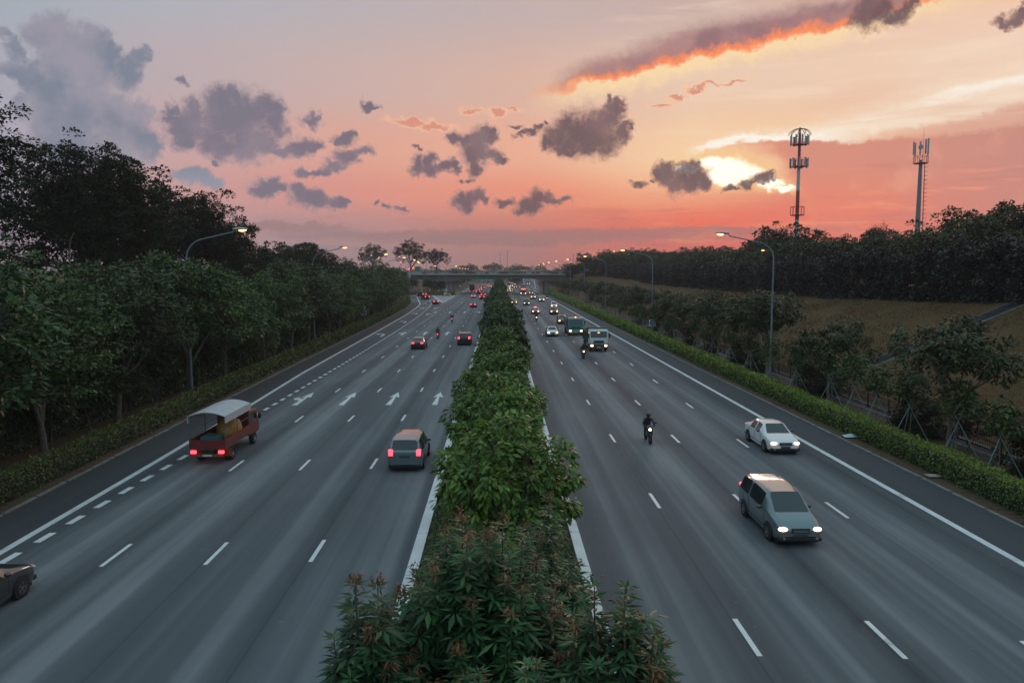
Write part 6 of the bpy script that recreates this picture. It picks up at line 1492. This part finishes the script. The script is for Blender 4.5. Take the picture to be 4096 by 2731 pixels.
tipper(12.4, 93.4, mat('cab_white',(.60,.63,.63),.4,coat=.4), mat('bumper_dark',(.06,.065,.07),.5), TBODY, 'tipper truck with white cab and dark green body', True)
# dark box truck and pale lorry beyond
def box_truck(x, y, h, w, L, bm_, cm_, label, face=1, lamps=True):
    r = empty('box_truck', (x, y+L/2, 0), 0 if face > 0 else math.pi); tag(r, label, 'truck')
    MB().box(-w/2,w/2,-L/2,L/2-1.7,.95,h).build('cargo_box', bm_, r, bevel=.04)
    MB().box(-w/2+.02,-w/2+.08,-L/2-.02,-L/2+.01,.95,h).box(w/2-.08,w/2-.02,-L/2-.02,-L/2+.01,.95,h).box(-w/2,w/2,-L/2-.02,-L/2+.01,h-.1,h).box(-.03,.03,-L/2-.02,-L/2+.01,.95,h-.1).build('door_frame', CONC_D, r)
    cab = MB().prism_x([(L/2-1.6,.7),(L/2-.05,.7),(L/2,1.3),(L/2-.3,2.2),(L/2-1.6,2.3)], -w/2+.1,w/2-.1).build('cab', cm_, r, bevel=.06)
    MB().prism_x([(L/2+.004,1.36),(L/2-.27,2.12),(L/2-.3,2.1),(L/2-.03,1.34)], -w/2+.2,w/2-.2).build('windscreen', GLASS, cab)
    MB().box(-.4,.4,-L/2+.1,L/2-.3,.55,.95).build('chassis', TRIM, r)
    for yy in (L/2-1.0,-L/2+1.3):
        for s in (-1,1): wheel(r, s*(w/2-.2), yy, .42, .32)
    for s in (-1,1):
        MB().box(s*(w/2-.25)-.12,s*(w/2-.25)+.12,-L/2-.03,-L/2+.1,.68,.86).build('tail_lamp', TAIL, r); MB().ell((s*(w/2-.35),L/2-.02,.85),(.16,.08,.12),10,6).build('headlight', HEADL, r, True)
    return r
box_truck(-12.6, 352.0, 3.6, 2.35, 7.2, mat('box_brown', (.06,.045,.035), .7, vary=.2), P_['charcoal'], 'dark brown box truck passing under the left half of the bridge')
box_truck(-11.0, 433.5, 3.1, 2.1, 6.0, mat('box_pale', (.42,.44,.44), .6), P_['white'], 'pale grey box lorry beyond the bridge on the left carriageway')
box_truck(5.6, 443, 2.6, 2.0, 5.6, mat('box_dark', (.05,.055,.05), .7), P_['charcoal'], 'dark light-truck coming on past the bridge beside the queue', -1)
box_truck(7.6, 464, 3.0, 2.1, 6.0, mat('box_white', (.5,.5,.5), .6), P_['white'], 'white light-truck behind the dark one past the bridge', -1)
r = box_truck(18.2, 472, 2.7, 2.0, 5.4, mat('box_grey', (.30,.30,.31), .6), P_['grey'], 'grey lorry coming down the on-ramp on the right', -1); r.location.z = 1.15
# double-decker bus
def bus():
    L = 11.0; r = empty('double_decker_bus', (10.0, 312.2+L/2, 0), math.pi); tag(r, 'double-decker bus with a glowing red destination panel', 'bus')
    prof = [(-L/2,.4),(L/2-.12,.4),(L/2,.8),(L/2,2.0),(L/2-.12,3.2),(L/2-.32,4.15),(L/2-.6,4.38),(-L/2+.1,4.4),(-L/2,4.2)]
    b = MB().prism_x(prof, -1.25, 1.25).build('body', mat('bus_body', (.20,.16,.16), .4, coat=.4), r, bevel=.12)
    def fr(z): return float(np.interp(z, [.4,.8,2.0,3.2,4.15,4.38], [L/2-.12,L/2,L/2,L/2-.12,L/2-.32,L/2-.6]))
    def panel(name, z0, z1, w, m, par, off=.015):
        MB().add([(-w,fr(z0)+off,z0),(w,fr(z0)+off,z0),(w,fr(z1)+off,z1),(-w,fr(z1)+off,z1),(-w,fr(z0)-.05,z0),(w,fr(z0)-.05,z0),(w,fr(z1)-.05,z1),(-w,fr(z1)-.05,z1)], [(0,1,2,3),(7,6,5,4),(0,4,5,1),(1,5,6,2),(2,6,7,3),(3,7,4,0)]).build(name, m, par)
    panel('lower_windscreen', 1.15, 2.25, 1.08, GLASS, r); panel('destination_panel', 2.34, 2.72, .95, mat('led_red', (.2,.03,.02), .4, emit=(1,.10,.05), estr=3.5), r, .02); panel('upper_windscreen', 2.85, 4.02, 1.08, GLASS, r)
    for s in (-1,1):
        MB().box(s*1.255-.01,s*1.255+.01,-L/2+.6,L/2-.5,1.3,2.2).build('lower_windows', GLASS, r); MB().box(s*1.255-.01,s*1.255+.01,-L/2+.4,L/2-.6,2.95,3.9).build('upper_windows', GLASS, r)
        MB().ell((s*.95,L/2-.02,.78),(.17,.08,.12),10,6).build('headlight', HEADL, r, True); MB().box(s*1.45-.1,s*1.45+.1,L/2-.1,L/2,1.9,2.4).build('wing_mirror', TRIM, r)
        MB().ell((s*1.2,L/2-.1,1.55),(.07,.06,.07),8,6).build('side_lamp', AMBER, r, True)
        for y in (L/2-2.6,-L/2+2.6): wheel(r, s*1.1, y, .5, .3)
    MB().box(-1.15,1.15,L/2-.08,L/2+.05,.4,.62).build('bumper', mat('bus_bumper', (.5,.5,.5), .5), r, bevel=.04); MB().box(-.26,.26,L/2+.05,L/2+.065,.45,.56).build('number_plate', PLATEW, r)
bus()

# motorcycles and riders
def bike():
    r = empty('motorcycle', (0,0,0))
    for y, nm in ((-.66,'wheel'),(.68,'wheel')):
        w = MB().ring((0,y,.30),(1,0,0),[(.20,-.05),(.27,-.065),(.30,-.03),(.30,.03),(.27,.065),(.20,.05)],20).build(nm, TYRE, r, True)
        m = MB().cyl((0,y,.30),(1,0,0),.06,.12,10)
        for k in range(5): a = 6.283*k/5; m.bar((0,y+.04*math.cos(a),.3+.04*math.sin(a)),(0,y+.21*math.cos(a),.3+.21*math.sin(a)),.03)
        m.build('rim', RIM, w)
    MB().prism_x([(-.75,.62),(-.2,.50),(.12,.36),(.36,.42),(.50,.78),(.40,.92),(.20,.72),(-.10,.70),(-.45,.78),(-.82,.86)], -.12,.12).build('body', P_['charcoal'], r, True, bevel=.04)
    MB().ell((0,.12,.80),(.15,.26,.12),10,7).build('tank', P_['charcoal'], r, True)
    MB().prism_x([(-.74,.84),(-.1,.80),(0,.86),(-.30,.88),(-.72,.93)], -.13,.13).build('seat', TRIM, r, bevel=.02)
    f = MB()
    for s in (-1,1): f.tube([(s*.09,.68,.30),(s*.09,.46,.92)],.03,7)
    f.tube([(-.36,.30,1.05),(-.2,.42,1.0),(.2,.42,1.0),(.36,.30,1.05)],.02,7)
    for s in (-1,1): f.bar((s*.22,.40,1.02),(s*.34,.38,1.2),.02); f.ell((s*.36,.38,1.22),(.07,.02,.05),8,5)
    f.build('fork_and_handlebar', TRIM, r, True)
    MB().ell((0,.57,.86),(.10,.07,.09),12,8).build('headlight', HEADL, r, True); MB().box(-.09,.09,-.88,-.80,.74,.84).build('tail_lamp', TAIL, r, bevel=.02)
    MB().prism_x([(.44,.60),(.62,.55),(.60,.95),(.50,1.12)], -.17,.17).build('front_fairing', P_['charcoal'], r, bevel=.03)
    MB().box(-.2,-.12,-.6,.2,.26,.36).build('exhaust', CHROME, r, bevel=.03); MB().box(-.09,.09,-.86,-.84,.48,.62).build('number_plate', PLATEW, r)
    return r
def rider_mesh():
    J = {'pel':(0,-.28,.92,.155),'wai':(0,-.22,1.08,.145),'che':(0,-.12,1.28,.17),'nec':(0,-.04,1.47,.065),'hea':(0,.00,1.56,.07),
         'shl':(-.19,-.06,1.40,.075),'ell':(-.30,.10,1.18,.052),'hal':(-.32,.30,1.07,.038),'shr':(.19,-.06,1.40,.075),'elr':(.30,.10,1.18,.052),'har':(.32,.30,1.07,.038),
         'hil':(-.12,-.26,.90,.11),'knl':(-.21,.16,.80,.075),'anl':(-.20,-.02,.40,.05),'tol':(-.20,.16,.34,.04),'hir':(.12,-.26,.90,.11),'knr':(.21,.16,.80,.075),'anr':(.20,-.02,.40,.05),'tor':(.20,.16,.34,.04)}
    E = ['pel-wai','wai-che','che-nec','nec-hea','che-shl','shl-ell','ell-hal','che-shr','shr-elr','elr-har','pel-hil','hil-knl','knl-anl','anl-tol','pel-hir','hir-knr','knr-anr','anr-tor']
    # five fingers closed round each grip
    ks = list(J)
    for s, h in ((-1,'hal'),(1,'har')):
        x0, y0, z0, _ = J[h]
        for k, (dx_, ln) in enumerate(((-.034,.052),(-.012,.058),(.011,.055),(.032,.045))):
            J[h+'f%d'%k] = (x0+dx_, y0+ln, z0-.004, .012); J[h+'g%d'%k] = (x0+dx_, y0+ln-.006, z0-.038, .010)
            E += ['%s-%sf%d' % (h,h,k), '%sf%d-%sg%d' % (h,k,h,k)]
        J[h+'t'] = (x0-s*.042, y0+.02, z0-.03, .012); E.append('%s-%st' % (h,h))
    ks = list(J); me = bpy.data.meshes.new('rider'); me.from_pydata([J[k][:3] for k in ks], [tuple(ks.index(q) for q in e.split('-')) for e in E], [])
    o = bpy.data.objects.new('tmp', me); col.objects.link(o); o.modifiers.new('skin','SKIN')
    for i, k in enumerate(ks): me.skin_vertices[0].data[i].radius = (J[k][3],)*2
    me.skin_vertices[0].data[0].use_root = True
    sb = o.modifiers.new('sub','SUBSURF'); sb.levels = 1; sb.render_levels = 1
    dg = bpy.context.evaluated_depsgraph_get(); ev = bpy.data.meshes.new_from_object(o.evaluated_get(dg)); bpy.data.objects.remove(o)
    ev.polygons.foreach_set('use_smooth', [True]*len(ev.polygons)); return ev
RM = rider_mesh(); RM.materials.clear(); RM.materials.append(mat('jacket_dark', (.018,.022,.026), .8))
SKIN = mat('skin', (.30,.17,.11), .6)
def person():
    r = empty('person', (0,0,0)); b = link(bpy.data.objects.new('body', RM), r); b.material_slots[0].link = 'OBJECT'; b.material_slots[0].material = MATS['jacket_dark']
    fc = MB().ell((0,.035,1.60),(.085,.095,.115),14,10); fc.ell((0,.135,1.585),(.016,.018,.026),8,6); fc.build('face', SKIN, r, True)
    MB().ell((-.033,.122,1.62),(.014,.01,.01),8,6).ell((.033,.122,1.62),(.014,.01,.01),8,6).box(-.028,.028,.118,.13,1.535,1.545).build('eyes_and_mouth', BLK, r)
    h = MB().ell((0,.01,1.64),(.135,.16,.15),18,12); hm = h.build('helmet', mat('helmet_dark', (.02,.02,.025), .3, coat=.5), r, True)
    hm.material_slots[0].link = 'OBJECT'; hm.material_slots[0].material = MATS['helmet_dark']
    MB().add([(.142*math.sin(a), .01+.165*math.cos(a), z) for z in (1.57,1.66) for a in np.linspace(-.9,.9,9)], [(k,k+1,k+10,k+9) for k in range(8)]).build('visor', GLASS, hm)
    MB().prism_x([(-.40,.90),(-.26,.94),(-.06,1.42),(-.20,1.44),(-.36,1.10)], -.20,.20).build('jacket_back', mat('jacket_panel', (.03,.035,.04), .85), r, True, bevel=.06)
    return r
B0 = bike(); R0 = person(); HEL = [MATS['helmet_dark'], mat('helmet_grey', (.42,.40,.36), .35, coat=.4), mat('helmet_black', (.012,.012,.014), .3, coat=.5)]
JKT = [MATS['jacket_dark'], mat('jacket_green', (.02,.04,.04), .8), mat('jacket_brown', (.05,.035,.03), .8)]
first = True
for x, yv, face, lab, rl, hi, ji in (
   (-9.1,111.0,1,'motorcycle with red tail lamp in the middle lane level with the black estate','rider in black helmet leaning over the motorcycle near the black estate',2,0),
   (-9.2,146.4,1,'motorcycle with red tail lamp farther ahead, alone between the lane dashes','rider in pale grey helmet and dark jacket alone in the middle lane',1,1),
   (-8.3,423,1,'motorcycle beyond the bridge next to the red car','rider on the motorcycle beyond the bridge next to the red car',1,0),
   (8.8,42.9,-1,'motorcycle nearest on the oncoming side, with wide lit headlamp','dark-clothed rider of the motorcycle nearest on the oncoming side',0,0),
   (9.7,85.6,-1,'motorcycle beside the white-cabbed tipper','rider in brown jacket beside the white-cabbed tipper',0,2),
   (7.4,149.0,-1,'motorcycle with round bright headlamp in front of the taxi','rider sitting upright in front of the taxi',2,2),
   (16.2,256.4,-1,'motorcycle at the shoulder line near the right bridge pier','rider in black at the shoulder line near the right bridge pier',2,0),
   (6.2,352.0,-1,'motorcycle under the bridge with its headlamp blazing','rider of the motorcycle under the bridge',0,0),
   (6.5,382.0,-1,'motorcycle behind another one just past the bridge','rider following another motorcycle just past the bridge',0,1)):
    b = B0 if first else copy_tree(B0); p = R0 if first else copy_tree(R0); first = False
    for o, l, c, g in ((b, lab, 'motorcycle', 'motorcycles'), (p, rl, 'person', 'motorcycle riders')):
        o.location = (x, yv+.95, 0); o.rotation_euler = (0,0,0 if face > 0 else math.pi); tag(o, l, c, g)
    for ch in kids(p):
        if ch.name.startswith('helmet'): ch.material_slots[0].link = 'OBJECT'; ch.material_slots[0].material = HEL[hi]
        if ch.name.startswith('body'): ch.material_slots[0].link = 'OBJECT'; ch.material_slots[0].material = JKT[ji]

# ------------------------------------------------------------------ haze: a box of pale even air round camera and scene, sky outside
hz = MB().box(-700, 800, -120, 1300, -1.2, 62).build('haze', None or bpy.data.materials.new('haze_air'))
hm = hz.data.materials[0]; hm.use_nodes = True; hm.node_tree.nodes.clear(); t = NT(hm.node_tree)
pv = t.new('ShaderNodeVolumePrincipled'); pv.inputs['Color'].default_value = (.86,.70,.70,1); pv.inputs['Density'].default_value = .0003; pv.inputs['Anisotropy'].default_value = .2
ho = t.new('ShaderNodeOutputMaterial'); hm.node_tree.links.new(pv.outputs[0], ho.inputs['Volume'])
tag(hz, kind='stuff')
